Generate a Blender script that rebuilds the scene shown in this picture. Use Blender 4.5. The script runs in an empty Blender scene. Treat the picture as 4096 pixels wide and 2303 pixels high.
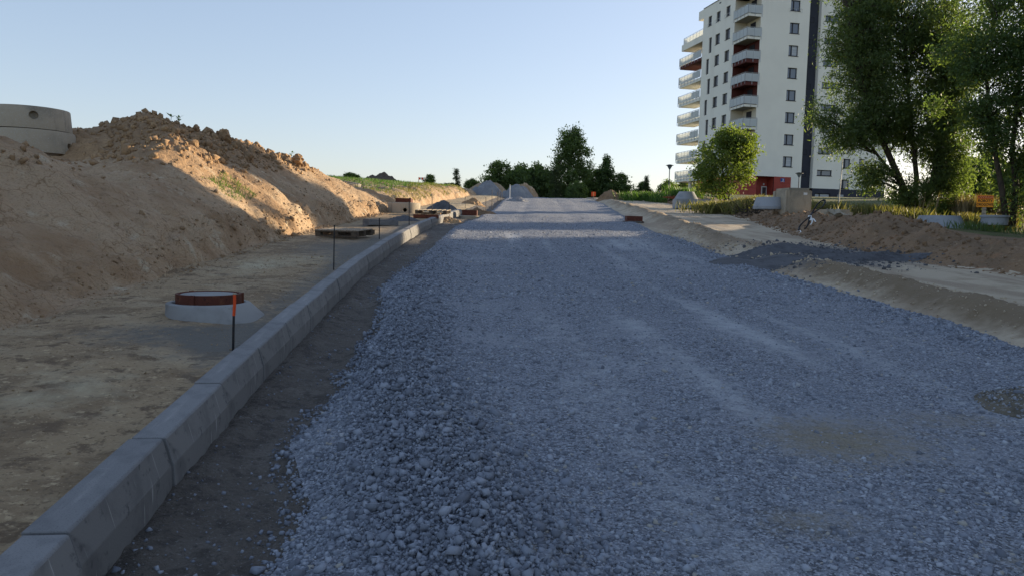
import bpy, bmesh, math, random
import numpy as np
from mathutils import Matrix, Vector
random.seed(7); rng = np.random.default_rng(7)
SC = bpy.context.scene; COL = SC.collection
# ------------------------------------------------------------------ camera, sky, sun, exposure
ZE = 1.6                                    # eye height above z=0; heights below are given relative to the eye
FPX = 3040.0; PITCH = math.radians(4.55); ROLL = math.radians(1.43)
c_f = Vector((0, math.cos(PITCH), -math.sin(PITCH))); c_r0 = Vector((1, 0, 0)); c_u0 = c_r0.cross(c_f)
c_r = c_r0*math.cos(ROLL) + c_u0*math.sin(ROLL); c_u = -c_r0*math.sin(ROLL) + c_u0*math.cos(ROLL)
cam = bpy.data.cameras.new('camera'); cam.lens = FPX/4096*36; cam.sensor_width = 36; cam.clip_start = .05; cam.clip_end = 3000
camo = bpy.data.objects.new('camera', cam); COL.objects.link(camo)
mw = Matrix.Identity(4)
for i, v in enumerate((c_r, c_u, -c_f)):
    for j in range(3): mw[j][i] = v[j]
mw.translation = (0, 0, ZE); camo.matrix_world = mw; SC.camera = camo
SUN_AZ = math.radians(57.0); SUN_EL = math.radians(10.8)   # azimuth: right of straight ahead
world = bpy.data.worlds.new('World'); SC.world = world; world.use_nodes = True
wn = world.node_tree.nodes; wl = world.node_tree.links
sky = wn.new('ShaderNodeTexSky'); sky.sky_type = 'NISHITA'; sky.sun_disc = False
sky.sun_elevation = SUN_EL; sky.sun_rotation = SUN_AZ; sky.altitude = 100; sky.air_density = 1.0; sky.dust_density = 0.9; sky.ozone_density = 1.7
bg = wn['Background']; bg.inputs['Strength'].default_value = 0.15
# sky brightness range compressed: one gamma and gain over all of it
gm = wn.new('ShaderNodeGamma'); gm.inputs['Gamma'].default_value = .60; wl.new(sky.outputs['Color'], gm.inputs['Color'])
gn = wn.new('ShaderNodeVectorMath'); gn.operation = 'MULTIPLY'; gn.inputs[1].default_value = (1.13, 1.13, 1.26); wl.new(gm.outputs[0], gn.inputs[0]); wl.new(gn.outputs[0], bg.inputs['Color'])
sund = bpy.data.lights.new('sun', 'SUN'); sund.energy = 4.6; sund.angle = math.radians(.5); sund.color = (1, .81, .56)
suno = bpy.data.objects.new('sun', sund); COL.objects.link(suno)
to_sun = Vector((math.sin(SUN_AZ)*math.cos(SUN_EL), math.cos(SUN_AZ)*math.cos(SUN_EL), math.sin(SUN_EL)))
suno.rotation_euler = to_sun.to_track_quat('Z', 'Y').to_euler(); suno.location = (30, 30, 40)
SC.view_settings.view_transform = 'Standard'; SC.view_settings.look = 'None'; SC.view_settings.gamma = 1
SC.view_settings.use_curve_mapping = False; SC.view_settings.exposure = 1.08
SC.render.engine = 'CYCLES'; SC.cycles.max_bounces = 6; SC.cycles.transparent_max_bounces = 8

# ------------------------------------------------------------------ pixel -> direction (display pixels of a 2575 px wide copy)
PS = 4096/2575
def ray(px, py, full=False):
    k = 1 if full else PS
    d = c_f + c_r*((px*k-2048)/FPX) + c_u*((1151.5-py*k)/FPX)
    return d/d.y
def onground(px, py, c, g=.06):             # ground sheet z = c + g*y (relative to the eye)
    d = ray(px, py); y = c/(d.z-g); return Vector((d.x*y, y, d.z*y))
def at(px, py, y):                          # point on a pixel's ray at distance y
    d = ray(px, py); return Vector((d.x*y, y, d.z*y+ZE))

# ------------------------------------------------------------------ noise
def _h(ix, iy, sd):
    n = (ix.astype(np.int64)*374761393 + iy.astype(np.int64)*668265263 + sd*1274126177) & 0x7fffffff
    n = ((n ^ (n >> 13))*1274126177) & 0x7fffffff
    return ((n ^ (n >> 16)) & 0xffff)/65535.0
def vnoise(x, y, sd=0):
    x = np.asarray(x, float); y = np.asarray(y, float)
    ix = np.floor(x); iy = np.floor(y); fx = x-ix; fy = y-iy
    ux = fx*fx*fx*(fx*(fx*6-15)+10); uy = fy*fy*fy*(fy*(fy*6-15)+10)
    a = _h(ix, iy, sd); b = _h(ix+1, iy, sd); c = _h(ix, iy+1, sd); d = _h(ix+1, iy+1, sd)
    return (a+(b-a)*ux+(c-a)*uy+(a-b-c+d)*ux*uy)*2-1
def fbm(x, y, o=4, sd=0, gain=.5):
    r = 0; a = 1; t = 0
    for i in range(o):
        ca, sa = math.cos(.6*i+.3), math.sin(.6*i+.3)
        r = r + a*vnoise((x*ca-y*sa)*2**i, (x*sa+y*ca)*2**i, sd+i*17); t += a; a *= gain
    return r/t*1.4
def billow(x, y, o=4, sd=0, gain=.5):
    r = 0; a = 1; t = 0
    for i in range(o):
        ca, sa = math.cos(.6*i+.3), math.sin(.6*i+.3)
        r = r + a*(1-np.abs(vnoise((x*ca-y*sa)*2**i, (x*sa+y*ca)*2**i, sd+i*17))*2); t += a; a *= gain
    return -r/t
def sstep(a, b, x):
    t = np.clip((x-a)/(b-a), 0, 1); return t*t*(3-2*t)
def gauss(x, c, w): return np.exp(-((x-c)/w)**2)

# ------------------------------------------------------------------ the lie of the land (relative to the eye)
def xk(y):                                  # kerb line
    y = np.asarray(y, float); t = y-2.634
    return np.where(t < 30, -1.557-.116*t+.003*t*t, -2.337+.03*(t-30))
def grade(y):
    y = np.asarray(y, float); k = (y-80)/5
    return .06*y-.3*np.where(k > 20, k, np.log1p(np.exp(np.minimum(k, 20))))
TY = [-10, 5, 8, 10.3, 12, 14, 16, 17.6, 19.2, 20.6, 22, 25.5, 27.7, 29.5, 35, 45, 60, 75, 200]
TH = [1.7, 1.7, 1.95, 1.85, 1.2, 1.3, 1.85, 2.15, 2.82, 2.55, 2.5, 2.2, 1.65, .9, .75, .9, .8, .5, .5]
FOOT = -2.42
def gl_edge(y): return np.interp(y, [0, 2.8, 3.5, 4.2, 4.9, 6, 8.3, 10.4, 11.7, 14, 18.6, 25, 30, 39, 66, 90], [.7, .62, .68, .45, .58, .66, .7, .42, .5, .66, .8, .75, .95, 1.0, .5, .4])
def gr_edge(y): return np.interp(y, [-5, 7, 9, 15, 21, 24, 37, 58, 72, 90], [6.6, 6.7, 6.95, 6.9, 7.2, 7.0, 7.3, 8.1, 7.8, 7.8])
def berm_foot(y): return np.interp(y, [-8, 5, 12.4, 13.4, 14.7, 21.6, 30, 41, 69, 95], [11.6, 11.3, 10.75, 10.3, 9.95, 10.7, 11.9, 12.9, 12.3, 12.3])
def berm_h(y): return np.interp(y, [-8, 8, 12, 13.6, 15.3, 17.2, 20, 28, 50, 58, 62, 66, 75, 90], [.5, .5, .5, .52, .30, .64, .55, .34, .30, .4, .75, .5, .3, 0])
def softmin(a, b, k=7.):
    m = np.minimum(a, b); return m-np.log(np.exp(-k*(a-m))+np.exp(-k*(b-m)))/k+.0
def land_right(x, y):
    return np.interp(y, [0, 31, 95], [-.96, -.96, -.55])-.06*(np.clip(x, 11, 22)-11)*(1-sstep(42, 60, y))
def bank_h(s, y):
    fr = np.maximum(FOOT+.18*fbm(y*.5, y*0, 3, 5)-s, 0)
    cut = (.10+.22*sstep(9, 12, y))*(1-np.exp(-fr*7))+(.60+.05*fbm(y*.35, s*.2, 2, 9))*fr
    T = np.interp(y, TY, TH)
    top = np.maximum(T-.30*np.maximum(fr-T/.72, 0), np.minimum(T, 1.45))
    top = top+.95*gauss(y, 21.5, 2.3)*sstep(5.2, 7.5, fr)*sstep(30, 27, y)
    top = top+sstep(29, 34, y)*np.minimum(.055*np.maximum(fr-2.2, 0), 1.1)
    h = softmin(cut, top)
    near = sstep(31, 28, y)
    rough = sstep(1.15, 1.75, h)*near
    h = h+rough*(.16*billow(s*1.1, y*1.1, 4, 3, .6)+.05*fbm(s*5, y*5, 3, 4)+.07)
    face = sstep(.02, .35, fr)*(1-rough)
    rill = fbm(y*1.3+.25*s, s*.28, 3, 21)
    h = h+face*(.10*rill+.06*fbm(s*1.6, y*1.6, 4, 33)+.05*billow(s*3.4, y*3.4, 4, 12))
    sc = sstep(.0, .1, fr)*sstep(.75, .35, fr)*(.4+.6*sstep(9, 12, y))
    h = h+sc*.17*billow(y*2.2, s*2.2, 4, 14, .6)
    return h
def H(x, y):
    x = np.asarray(x, float); y = np.asarray(y, float); s = x-xk(y)
    gl = gl_edge(y)+.10*fbm(y*1.1, y*0+3, 3, 61)+.05*fbm(y*5, y*0, 2, 62); gr = gr_edge(y)+.12*fbm(y*.8, y*0+7, 3, 71)
    verge = -1.33+.018*fbm(x*.9, y*.9, 4, 41)+.02*fbm(x*.3, y*.3, 2, 42)-.045*sstep(-1.0, -.25, s)*sstep(14, 9, y)
    verge = verge+.05*gauss(s, -.95, .5)*gauss(y, 6.55, .35)*(.6+.4*billow(x*5, y*5, 3, 2))+.012*billow(x*4, y*4, 3, 77)
    left = verge+bank_h(s, y)
    trench = -1.558+.02*fbm(x*1.2, y*1.2, 4, 51)+.014*billow(x*7, y*7, 3, 52)+.03*gauss(s, .12, .12)
    wr = gauss(s, np.interp(y, [0, 3, 4.2, 6, 9], [1.6, 1.5, 1.25, 1.05, 1.0]), .42)*np.interp(y, [0, 2.5, 5, 8, 12, 30], [.10, .12, .10, .06, .04, .03])*(1+.5*fbm(y*1.7, s*1.2, 3, 81))
    rut = (gauss(s, 2.65, .22)+gauss(s, 4.75, .25)-.6*gauss(s, 3.3, .3)-.6*gauss(s, 5.5, .3))*(.8+.4*fbm(y*.2, s*0, 2, 83))
    grav = -1.47+wr-.016*rut+.012*fbm(x*.8, y*.8, 4, 82)+.008*fbm(x*5, y*5, 3, 84)+.06*gauss(s, gr-.15, .22)*sstep(12, 9, y)+.03*gauss(s, gr-.15, .3)
    grav = grav+.05*fbm(x*.25, y*.35, 3, 85)*sstep(18, 30, y)
    mid = trench+(grav-trench)*sstep(gl-.12, gl+.28, s)
    shoulder = -1.49+.015*fbm(x*1.5, y*1.5, 3, 91)
    ridge = .13*gauss(s, np.interp(y, [0, 7, 13, 16], [7.75, 7.65, 7.75, 8.2]), .27)*sstep(14.5, 12.5, y)*(1+.3*fbm(y*2.2, s*2, 3, 92))
    ridge = ridge+.16*gauss(s, np.interp(y, [14, 22, 30, 60], [7.9, 8.1, 8.3, 9.0]), .4)*sstep(18, 22, y)*(1+.6*fbm(y*.8, s, 3, 93))*sstep(70, 50, y)
    track = -1.31+.02*fbm(x*.5, y*.5, 3, 94)-.03*(gauss(s, 9.0, .25)+gauss(s, 10.4, .25))*(.7+.5*fbm(y*.5, s*0, 2, 95))+.008*billow(x*3, y*3, 3, 96)
    r1 = shoulder+(track-shoulder)*sstep(gr+.25, gr+1.1, s)+ridge+.025*(ridge > .03)*fbm(x*8, y*8, 3, 97)
    bf = berm_foot(y)+.25*fbm(y*.7, y*0+1, 3, 101); bh = berm_h(y)
    fr = s-bf; up = sstep(-.1, 1.35, fr); dn = sstep(1.5, 2.9, fr)
    lr = land_right(x, y)
    bz = track+bh*up*(1+.22*fbm(y*.9, s*.5, 3, 102))*(1-dn)+up*(1-dn)*(.13*billow(x*1.6, y*1.6, 4, 103, .6)+.05*fbm(x*6, y*6, 3, 104)+.05)
    r2 = bz*(1-dn)+(lr+.05*fbm(x*.4, y*.4, 3, 105))*dn
    right = np.where(s > bf-.15, r2, r1)
    out = np.where(s < -.09, left, np.where(s < gr, mid, right+(mid-right)*np.exp(-np.maximum(s-gr, 0)*9)))
    far = sstep(32.6, 33.6, y)*(s > -.75)*(s < .75); out = out*(1-far)+far*(left*(1-sstep(-.7, .7, s))+mid*sstep(-.7, .7, s))
    return out+grade(y)
def gz(x, y): return float(H(np.array([x]), np.array([y]))[0])+ZE

# ------------------------------------------------------------------ mesh helpers
def mesh_np(name, v, f, mat, parent=None, smooth=False, attrs=None, mats=None, midx=None):
    """v (n,3), f (m,k) all faces with k corners"""
    me = bpy.data.meshes.new(name); v = np.asarray(v, np.float32); f = np.asarray(f, np.int32); m, k = f.shape
    me.vertices.add(len(v)); me.vertices.foreach_set('co', v.ravel())
    me.loops.add(m*k); me.loops.foreach_set('vertex_index', f.ravel())
    me.polygons.add(m); me.polygons.foreach_set('loop_start', np.arange(0, m*k, k, dtype=np.int32))
    try: me.polygons.foreach_set('loop_total', np.full(m, k, np.int32))
    except Exception: pass
    if smooth: me.polygons.foreach_set('use_smooth', np.ones(m, bool))
    for mm in (mats or [mat]): me.materials.append(mm)
    if midx is not None: me.polygons.foreach_set('material_index', np.asarray(midx, np.int32))
    if attrs:
        for n, a in attrs.items():
            at_ = me.attributes.new(n, 'FLOAT', 'POINT'); at_.data.foreach_set('value', np.asarray(a, np.float32))
    me.update(calc_edges=True); me.validate()
    o = bpy.data.objects.new(name, me); COL.objects.link(o); o.parent = parent
    return o
class MB:
    """collects boxes, tubes and lathes into one mesh"""
    def __init__(s): s.v = []; s.f = []
    def add(s, vs, fs):
        b = len(s.v); s.v += [tuple(q) for q in vs]; s.f += [tuple(b+i for i in q) for q in fs]; return s
    def box(s, x0, x1, y0, y1, z0, z1, M=None):
        vs = [Vector((x, y, z)) for z in (z0, z1) for y in (y0, y1) for x in (x0, x1)]
        if M is not None: vs = [M @ q for q in vs]
        return s.add(vs, [(0, 2, 3, 1), (4, 5, 7, 6), (0, 1, 5, 4), (1, 3, 7, 5), (3, 2, 6, 7), (2, 0, 4, 6)])
    def tube(s, pts, r, n=6, cap=True):
        pts = [Vector(p) for p in pts]; R = r if isinstance(r, (list, tuple)) else [r]*len(pts); vs = []; up = Vector((.31, .12, .94))
        for i, p in enumerate(pts):
            d = (pts[min(i+1, len(pts)-1)]-pts[max(i-1, 0)]).normalized()
            a = d.cross(up); a = a.normalized() if a.length > 1e-3 else Vector((1, 0, 0)); b = d.cross(a)
            vs += [p+(a*math.cos(2*math.pi*k/n)+b*math.sin(2*math.pi*k/n))*R[i] for k in range(n)]
        fs = [(i*n+k, i*n+(k+1) % n, (i+1)*n+(k+1) % n, (i+1)*n+k) for i in range(len(pts)-1) for k in range(n)]
        if cap: fs += [tuple(range(n))[::-1], tuple((len(pts)-1)*n+k for k in range(n))]
        return s.add(vs, fs)
    def lathe(s, prof, n=32, cx=0, cy=0, shift=None, sq=None):
        vs = []
        for (r, z) in prof:
            dx = shift(r, z) if shift else 0
            for k in range(n):
                a = 2*math.pi*k/n; vs.append((cx+dx+r*math.cos(a), cy+r*math.sin(a), z))
        fs = [(i*n+k, i*n+(k+1) % n, (i+1)*n+(k+1) % n, (i+1)*n+k) for i in range(len(prof)-1) for k in range(n)]
        return s.add(vs, fs)
    def disc(s, r, z, n=32, cx=0, cy=0):
        return s.add([(cx+r*math.cos(2*math.pi*k/n), cy+r*math.sin(2*math.pi*k/n), z) for k in range(n)], [tuple(range(n))])
    def mesh(s, name, mat):
        me = bpy.data.meshes.new(name); me.from_pydata(s.v, [], s.f); me.materials.append(mat); me.update(); return me
    def build(s, name, mat, parent=None, smooth=False, bevel=0):
        me = s.mesh(name, mat)
        bm = bmesh.new(); bm.from_mesh(me); bmesh.ops.recalc_face_normals(bm, faces=bm.faces)
        if bevel: bmesh.ops.bevel(bm, geom=[e for e in bm.edges if len(e.link_faces) == 2 and e.calc_face_angle() > .4], offset=bevel, segments=2, affect='EDGES', clamp_overlap=True)
        bm.to_mesh(me); bm.free()
        if smooth:
            for p in me.polygons: p.use_smooth = True
        o = bpy.data.objects.new(name, me); COL.objects.link(o); o.parent = parent; return o
def sharp_smooth(o, ang=35):
    me = o.data
    for p in me.polygons: p.use_smooth = True
    bm = bmesh.new(); bm.from_mesh(me)
    for e in bm.edges: e.smooth = not (len(e.link_faces) == 2 and e.calc_face_angle() > math.radians(ang))
    bm.to_mesh(me); bm.free(); return o
def empty(name, loc, rz=0):
    o = bpy.data.objects.new(name, None); COL.objects.link(o); o.location = loc; o.rotation_euler = (0, 0, rz); o.empty_display_size = .1; return o
def tag(o, label=None, cat=None, group=None, kind=None):
    for k, v in (('label', label), ('category', cat), ('group', group), ('kind', kind)):
        if v: o[k] = v
    return o
def copy_tree(o, parent=None):
    c = o.copy(); COL.objects.link(c); c.parent = parent
    for ch in list(o.children): copy_tree(ch, c)
    return c
def cut(o, cutter):                          # boolean difference, applied
    m = o.modifiers.new('b', 'BOOLEAN'); m.operation = 'DIFFERENCE'; m.object = cutter; m.solver = 'EXACT'
    dg = bpy.context.evaluated_depsgraph_get(); me = bpy.data.meshes.new_from_object(o.evaluated_get(dg)); o.modifiers.clear(); o.data = me
    bpy.data.objects.remove(cutter); return o

# ------------------------------------------------------------------ materials
def mat(name, base, rough=.9, layers=(), bumps=(), spec=.3, metal=0, attr=None, trans=None, alpha=None, objrand=0, coord='pos'):
    """layers: (kind, scale, detail, colour, lo, hi); bumps: (kind, scale, strength, distance); attr: (attribute, colour, noise scale)"""
    m = bpy.data.materials.new(name); m.use_nodes = True; n = m.node_tree.nodes; l = m.node_tree.links; P = n['Principled BSDF']
    P.inputs['Roughness'].default_value = rough; P.inputs['Metallic'].default_value = metal; P.inputs['Specular IOR Level'].default_value = spec
    if coord == 'pos': co = n.new('ShaderNodeNewGeometry').outputs['Position']
    else: co = n.new('ShaderNodeTexCoord').outputs['Object']
    def tex(kind, sc, det):
        if kind == 'vor':
            t = n.new('ShaderNodeTexVoronoi'); t.inputs['Scale'].default_value = sc; out = t.outputs['Distance']
        elif kind == 'crack':
            t = n.new('ShaderNodeTexVoronoi'); t.feature = 'DISTANCE_TO_EDGE'; t.inputs['Scale'].default_value = sc; out = t.outputs['Distance']
            w = n.new('ShaderNodeTexNoise'); w.inputs['Scale'].default_value = sc*1.5; w.inputs['Detail'].default_value = 3; l.new(co, w.inputs['Vector'])
            a = n.new('ShaderNodeVectorMath'); a.operation = 'MULTIPLY_ADD'; l.new(w.outputs['Color'], a.inputs[0]); a.inputs[1].default_value = (.9/sc,)*3; l.new(co, a.inputs[2]); l.new(a.outputs[0], t.inputs['Vector']); return out
        elif kind == 'vcell':
            t = n.new('ShaderNodeTexVoronoi'); t.inputs['Scale'].default_value = sc; s_ = n.new('ShaderNodeSeparateColor'); l.new(t.outputs['Color'], s_.inputs[0]); out = s_.outputs[0]
        elif kind == 'streak':
            t = n.new('ShaderNodeTexNoise'); t.inputs['Scale'].default_value = 1; t.inputs['Detail'].default_value = det
            a = n.new('ShaderNodeVectorMath'); a.operation = 'MULTIPLY'; l.new(co, a.inputs[0]); a.inputs[1].default_value = sc; l.new(a.outputs[0], t.inputs['Vector']); return t.outputs['Fac']
        else:
            t = n.new('ShaderNodeTexNoise'); t.inputs['Scale'].default_value = sc; t.inputs['Detail'].default_value = det; t.inputs['Roughness'].default_value = .62; out = t.outputs['Fac']
        l.new(co, t.inputs['Vector']); return out
    rgb = n.new('ShaderNodeRGB'); rgb.outputs[0].default_value = (*base, 1); cur = rgb.outputs[0]
    def mix(fac, cur, col):
        x = n.new('ShaderNodeMix'); x.data_type = 'RGBA'; l.new(fac, x.inputs[0]); l.new(cur, x.inputs[6]); x.inputs[7].default_value = (*col, 1); return x.outputs[2]
    for (k, sc, det, colr, lo, hi) in layers:
        mr = n.new('ShaderNodeMapRange'); l.new(tex(k, sc, det), mr.inputs[0]); mr.inputs[1].default_value = lo; mr.inputs[2].default_value = hi
        mr.interpolation_type = 'SMOOTHSTEP' if lo < hi else 'LINEAR'
        cur = mix(mr.outputs[0], cur, colr)
    for (an, colr, nsc) in (attr or ()):
        a = n.new('ShaderNodeAttribute'); a.attribute_name = an
        t = tex('noise', nsc, 5); ad = n.new('ShaderNodeMath'); ad.operation = 'MULTIPLY_ADD'; l.new(t, ad.inputs[0]); ad.inputs[1].default_value = 1.3; ad.inputs[2].default_value = -.65
        sm = n.new('ShaderNodeMath'); l.new(ad.outputs[0], sm.inputs[0]); l.new(a.outputs['Fac'], sm.inputs[1])
        mr = n.new('ShaderNodeMapRange'); l.new(sm.outputs[0], mr.inputs[0]); mr.inputs[1].default_value = .25; mr.inputs[2].default_value = .9; cur = mix(mr.outputs[0], cur, colr)
    if objrand:
        oi = n.new('ShaderNodeObjectInfo'); hs = n.new('ShaderNodeHueSaturation'); mr = n.new('ShaderNodeMapRange'); l.new(oi.outputs['Random'], mr.inputs[0])
        mr.inputs[3].default_value = 1-objrand; mr.inputs[4].default_value = 1+objrand; l.new(mr.outputs[0], hs.inputs['Value']); l.new(cur, hs.inputs['Color']); cur = hs.outputs[0]
    l.new(cur, P.inputs['Base Color']); nrm = None
    for (k, sc, st, di) in bumps:
        b = n.new('ShaderNodeBump'); b.inputs['Strength'].default_value = st; b.inputs['Distance'].default_value = di
        h = tex(k, sc, 6)
        if k == 'crack':
            mr = n.new('ShaderNodeMapRange'); l.new(h, mr.inputs[0]); mr.inputs[2].default_value = .05; h = mr.outputs[0]
        l.new(h, b.inputs['Height'])
        if nrm is not None: l.new(nrm, b.inputs['Normal'])
        nrm = b.outputs[0]
    if nrm is not None: l.new(nrm, P.inputs['Normal'])
    if trans is not None:                    # thin leaves let light through
        tr = n.new('ShaderNodeBsdfTranslucent'); ms = n.new('ShaderNodeMixShader'); ms.inputs[0].default_value = trans
        g = n.new('ShaderNodeMix'); g.data_type = 'RGBA'; g.blend_type = 'MULTIPLY'; g.inputs[0].default_value = 1; l.new(cur, g.inputs[6]); g.inputs[7].default_value = (1.28, 1.30, .48, 1); l.new(g.outputs[2], tr.inputs['Color'])
        l.new(P.outputs[0], ms.inputs[1]); l.new(tr.outputs[0], ms.inputs[2]); l.new(ms.outputs[0], n['Material Output'].inputs['Surface'])
    if alpha is not None: P.inputs['Alpha'].default_value = alpha
    return m
TAN = (.46, .33, .205); DSOIL = (.21, .145, .09); PALE = (.53, .44, .31); SAND = (.40, .29, .165)
m_bank = mat('bank_soil', TAN, layers=[('noise', .55, 4, (0.337, 0.217, 0.120), .42, .62), ('noise', 2.3, 5, PALE, .56, .72), ('noise', 7, 5, DSOIL, .60, .75), ('crack', 1.7, 0, (0.274, 0.177, 0.097), .018, .0), ('noise', 40, 3, (0.325, 0.211, 0.117), .5, .7)], attr=[('lump', (0.299, 0.191, 0.106), 3)],
             bumps=[('noise', 60, .7, .015), ('noise', 14, .9, .06), ('crack', 2.6, .35, .03)])
m_clod = mat('clod_soil', (0.332, 0.213, 0.115), layers=[('noise', 3, 4, (0.433, 0.282, 0.150), .45, .65), ('noise', 25, 4, (0.204, 0.132, 0.074), .5, .7)], bumps=[('noise', 30, .7, .03)])
m_verge = mat('verge_soil', (0.361, 0.260, 0.151), layers=[('noise', 1.1, 5, (0.240, 0.166, 0.095), .47, .58), ('noise', 12, 6, (0.493, 0.371, 0.223), .57, .66), ('streak', (1.0, 2.6, 2), 6, (0.409, 0.316, 0.199), .50, .74), ('noise', 5, 5, (0.164, 0.111, 0.065), .54, .64), ('noise', 28, 5, (0.180, 0.126, 0.076), .56, .66), ('noise', 55, 4, (0.505, 0.382, 0.232), .58, .72)], attr=[('dust', (0.520, 0.442, 0.293), 4), ('dark', (.155, .142, .12), 8)],
              bumps=[('noise', 90, .6, .01), ('noise', 18, .7, .04), ('vor', 30, .3, .015)])
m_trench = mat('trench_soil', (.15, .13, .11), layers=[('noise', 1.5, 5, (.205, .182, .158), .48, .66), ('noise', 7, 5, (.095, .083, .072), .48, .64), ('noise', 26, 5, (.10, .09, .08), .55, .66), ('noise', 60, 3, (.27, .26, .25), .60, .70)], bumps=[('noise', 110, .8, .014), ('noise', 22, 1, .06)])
m_track = mat('track_dirt', (0.485, 0.397, 0.286), layers=[('streak', (1.5, .35, 1), 5, (0.347, 0.268, 0.188), .45, .62), ('noise', 1.6, 5, (0.381, 0.302, 0.210), .52, .68), ('noise', 40, 4, (0.499, 0.492, 0.375), .58, .74)], attr=[('ridge', (.215, .16, .10), 5), ('dark', (.11, .112, .12), 9)],
              bumps=[('noise', 70, .5, .012), ('noise', 12, .6, .05)])
m_berm = mat('berm_soil', (0.269, 0.173, 0.099), layers=[('noise', .9, 5, (0.204, 0.134, 0.078), .42, .6), ('noise', 2.5, 5, (0.290, 0.164, 0.086), .54, .70), ('noise', 9, 5, (0.365, 0.262, 0.156), .58, .72), ('noise', 30, 4, (0.139, 0.091, 0.054), .56, .72)], bumps=[('noise', 50, .7, .02), ('noise', 10, .8, .08)])
m_gravel = mat('gravel_bed', (.235, .252, .292), layers=[('vcell', 55, 0, (.10, .108, .125), .4, .9), ('vcell', 90, 0, (.39, .415, .465), .55, 1.0), ('noise', .7, 4, (.30, .315, .35), .52, .72), ('noise', 30, 3, (.10, .105, .12), .55, .75)], attr=[('dust', (.43, .45, .48), 7), ('soil', (.27, .24, .185), 16)],
               bumps=[('vor', 42, .9, .02), ('vor', 90, .7, .01), ('noise', 14, .5, .03)])
m_stone = mat('crushed_stone', (.31, .325, .36), rough=.85, bumps=[('noise', 160, .4, .004)])
def tone(m, att, lo, hi):                    # every stone has its own tone
    n = m.node_tree.nodes; l = m.node_tree.links; P = n['Principled BSDF']; a = n.new('ShaderNodeAttribute'); a.attribute_name = att; r = n.new('ShaderNodeValToRGB'); l.new(a.outputs['Fac'], r.inputs[0])
    e = r.color_ramp.elements; e[0].color = (*lo, 1); e[1].color = (*hi, 1); e[1].position = .93; x = e.new(.5); x.color = (.27, .295, .345, 1); x = e.new(.975); x.color = (.38, .36, .32, 1); l.new(r.outputs[0], P.inputs['Base Color'])
tone(m_stone, 'tone', (.135, .148, .178), (.41, .435, .485))
m_grassland = mat('field_soil', (.10, .115, .04), layers=[('noise', .8, 5, (.16, .16, .06), .45, .65), ('noise', 5, 5, (.07, .08, .03), .5, .7)], bumps=[('noise', 20, 1, .1)])
m_kerb = mat('kerb_concrete', (.225, .224, .224), rough=.85, coord='obj', objrand=.10, layers=[('noise', 5, 5, (.18, .18, .182), .45, .65), ('streak', (9, 1.2, 1.5), 4, (.33, .325, .315), .58, .74), ('noise', 160, 2, (.13, .13, .135), .56, .7), ('streak', (3, 26, 2), 3, (.34, .34, .335), .69, .76)], bumps=[('noise', 190, .35, .003)])
m_kface = mat('kerb_face_concrete', (.21, .204, .195), rough=.85, coord='obj', objrand=.10, layers=[('noise', 6, 5, (.165, .16, .155), .45, .62), ('streak', (2, 30, 3), 4, (.42, .41, .39), .62, .72), ('noise', 14, 5, (.10, .10, .10), .56, .68)], bumps=[('noise', 120, .4, .004)])
m_conc = mat('concrete', (.40, .335, .245), rough=.85, layers=[('noise', 1.3, 4, (.28, .245, .185), .45, .65), ('streak', (5, 5, .8), 4, (.23, .20, .155), .55, .72), ('noise', 60, 3, (.44, .43, .39), .55, .7)], bumps=[('noise', 90, .25, .004)])
m_concb = mat('blue_grey_concrete', (.30, .315, .335), rough=.85, layers=[('noise', 2, 4, (.23, .245, .265), .45, .65), ('noise', 60, 3, (.36, .37, .385), .55, .7)], bumps=[('noise', 90, .25, .004)])
m_concw = mat('pale_concrete', (.29, .288, .28), rough=.85, layers=[('noise', 3, 4, (.23, .228, .22), .45, .65), ('noise', 9, 4, (.22, .20, .165), .62, .72), ('noise', 90, 3, (.30, .30, .30), .62, .72)], bumps=[('noise', 90, .3, .004)])
m_rust = mat('rusty_iron', (.105, .032, .02), rough=.8, layers=[('noise', 12, 5, (.16, .06, .032), .5, .7), ('noise', 40, 3, (.045, .02, .016), .55, .7)], bumps=[('noise', 80, .4, .004)])
m_steel = mat('dark_steel', (.03, .031, .034), rough=.6, metal=.3, layers=[('noise', 60, 3, (.07, .045, .035), .55, .7)])
m_orange = mat('orange_paint', (.75, .085, .02), rough=.6, layers=[('noise', 50, 3, (.35, .05, .025), .62, .7)])
m_wood = mat('weathered_wood', (.42, .35, .26), layers=[('streak', (2, 30, 30), 4, (.19, .145, .105), .45, .65), ('noise', 4, 3, (.50, .43, .33), .55, .7)], coord='obj', objrand=.12, bumps=[('noise', 60, .3, .005)])
m_woodd = mat('dark_wood', (.12, .092, .066), layers=[('noise', 20, 4, (.075, .058, .044), .45, .65)], coord='obj', objrand=.15)
m_redboard = mat('red_brown_board', (.17, .055, .03), layers=[('noise', 12, 4, (.11, .035, .022), .45, .65)])
m_bark = mat('bark', (.075, .058, .042), layers=[('streak', (14, 14, 2.5), 4, (.035, .028, .022), .45, .62)], bumps=[('noise', 25, .8, .04)])
m_white = mat('white_paint', (.75, .75, .72), rough=.6)
m_black = mat('black_rubber', (.012, .012, .014), rough=.45)
m_gheap = mat('heap_gravel', (.25, .255, .27), layers=[('noise', 25, 4, (.16, .165, .18), .45, .65), ('noise', .8, 3, (.30, .30, .30), .5, .7)], bumps=[('noise', 40, .8, .05)])
m_sand = mat('heap_sand', (.36, .265, .165), layers=[('noise', .9, 4, (.29, .21, .13), .45, .65)], bumps=[('noise', 14, .6, .06)])
m_darkheap = mat('dark_grit', (.115, .116, .124), layers=[('noise', 3, 4, (.08, .08, .086), .45, .65), ('noise', 25, 4, (.13, .13, .135), .56, .7)], bumps=[('noise', 60, .7, .02), ('noise', 12, .6, .05)])
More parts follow.
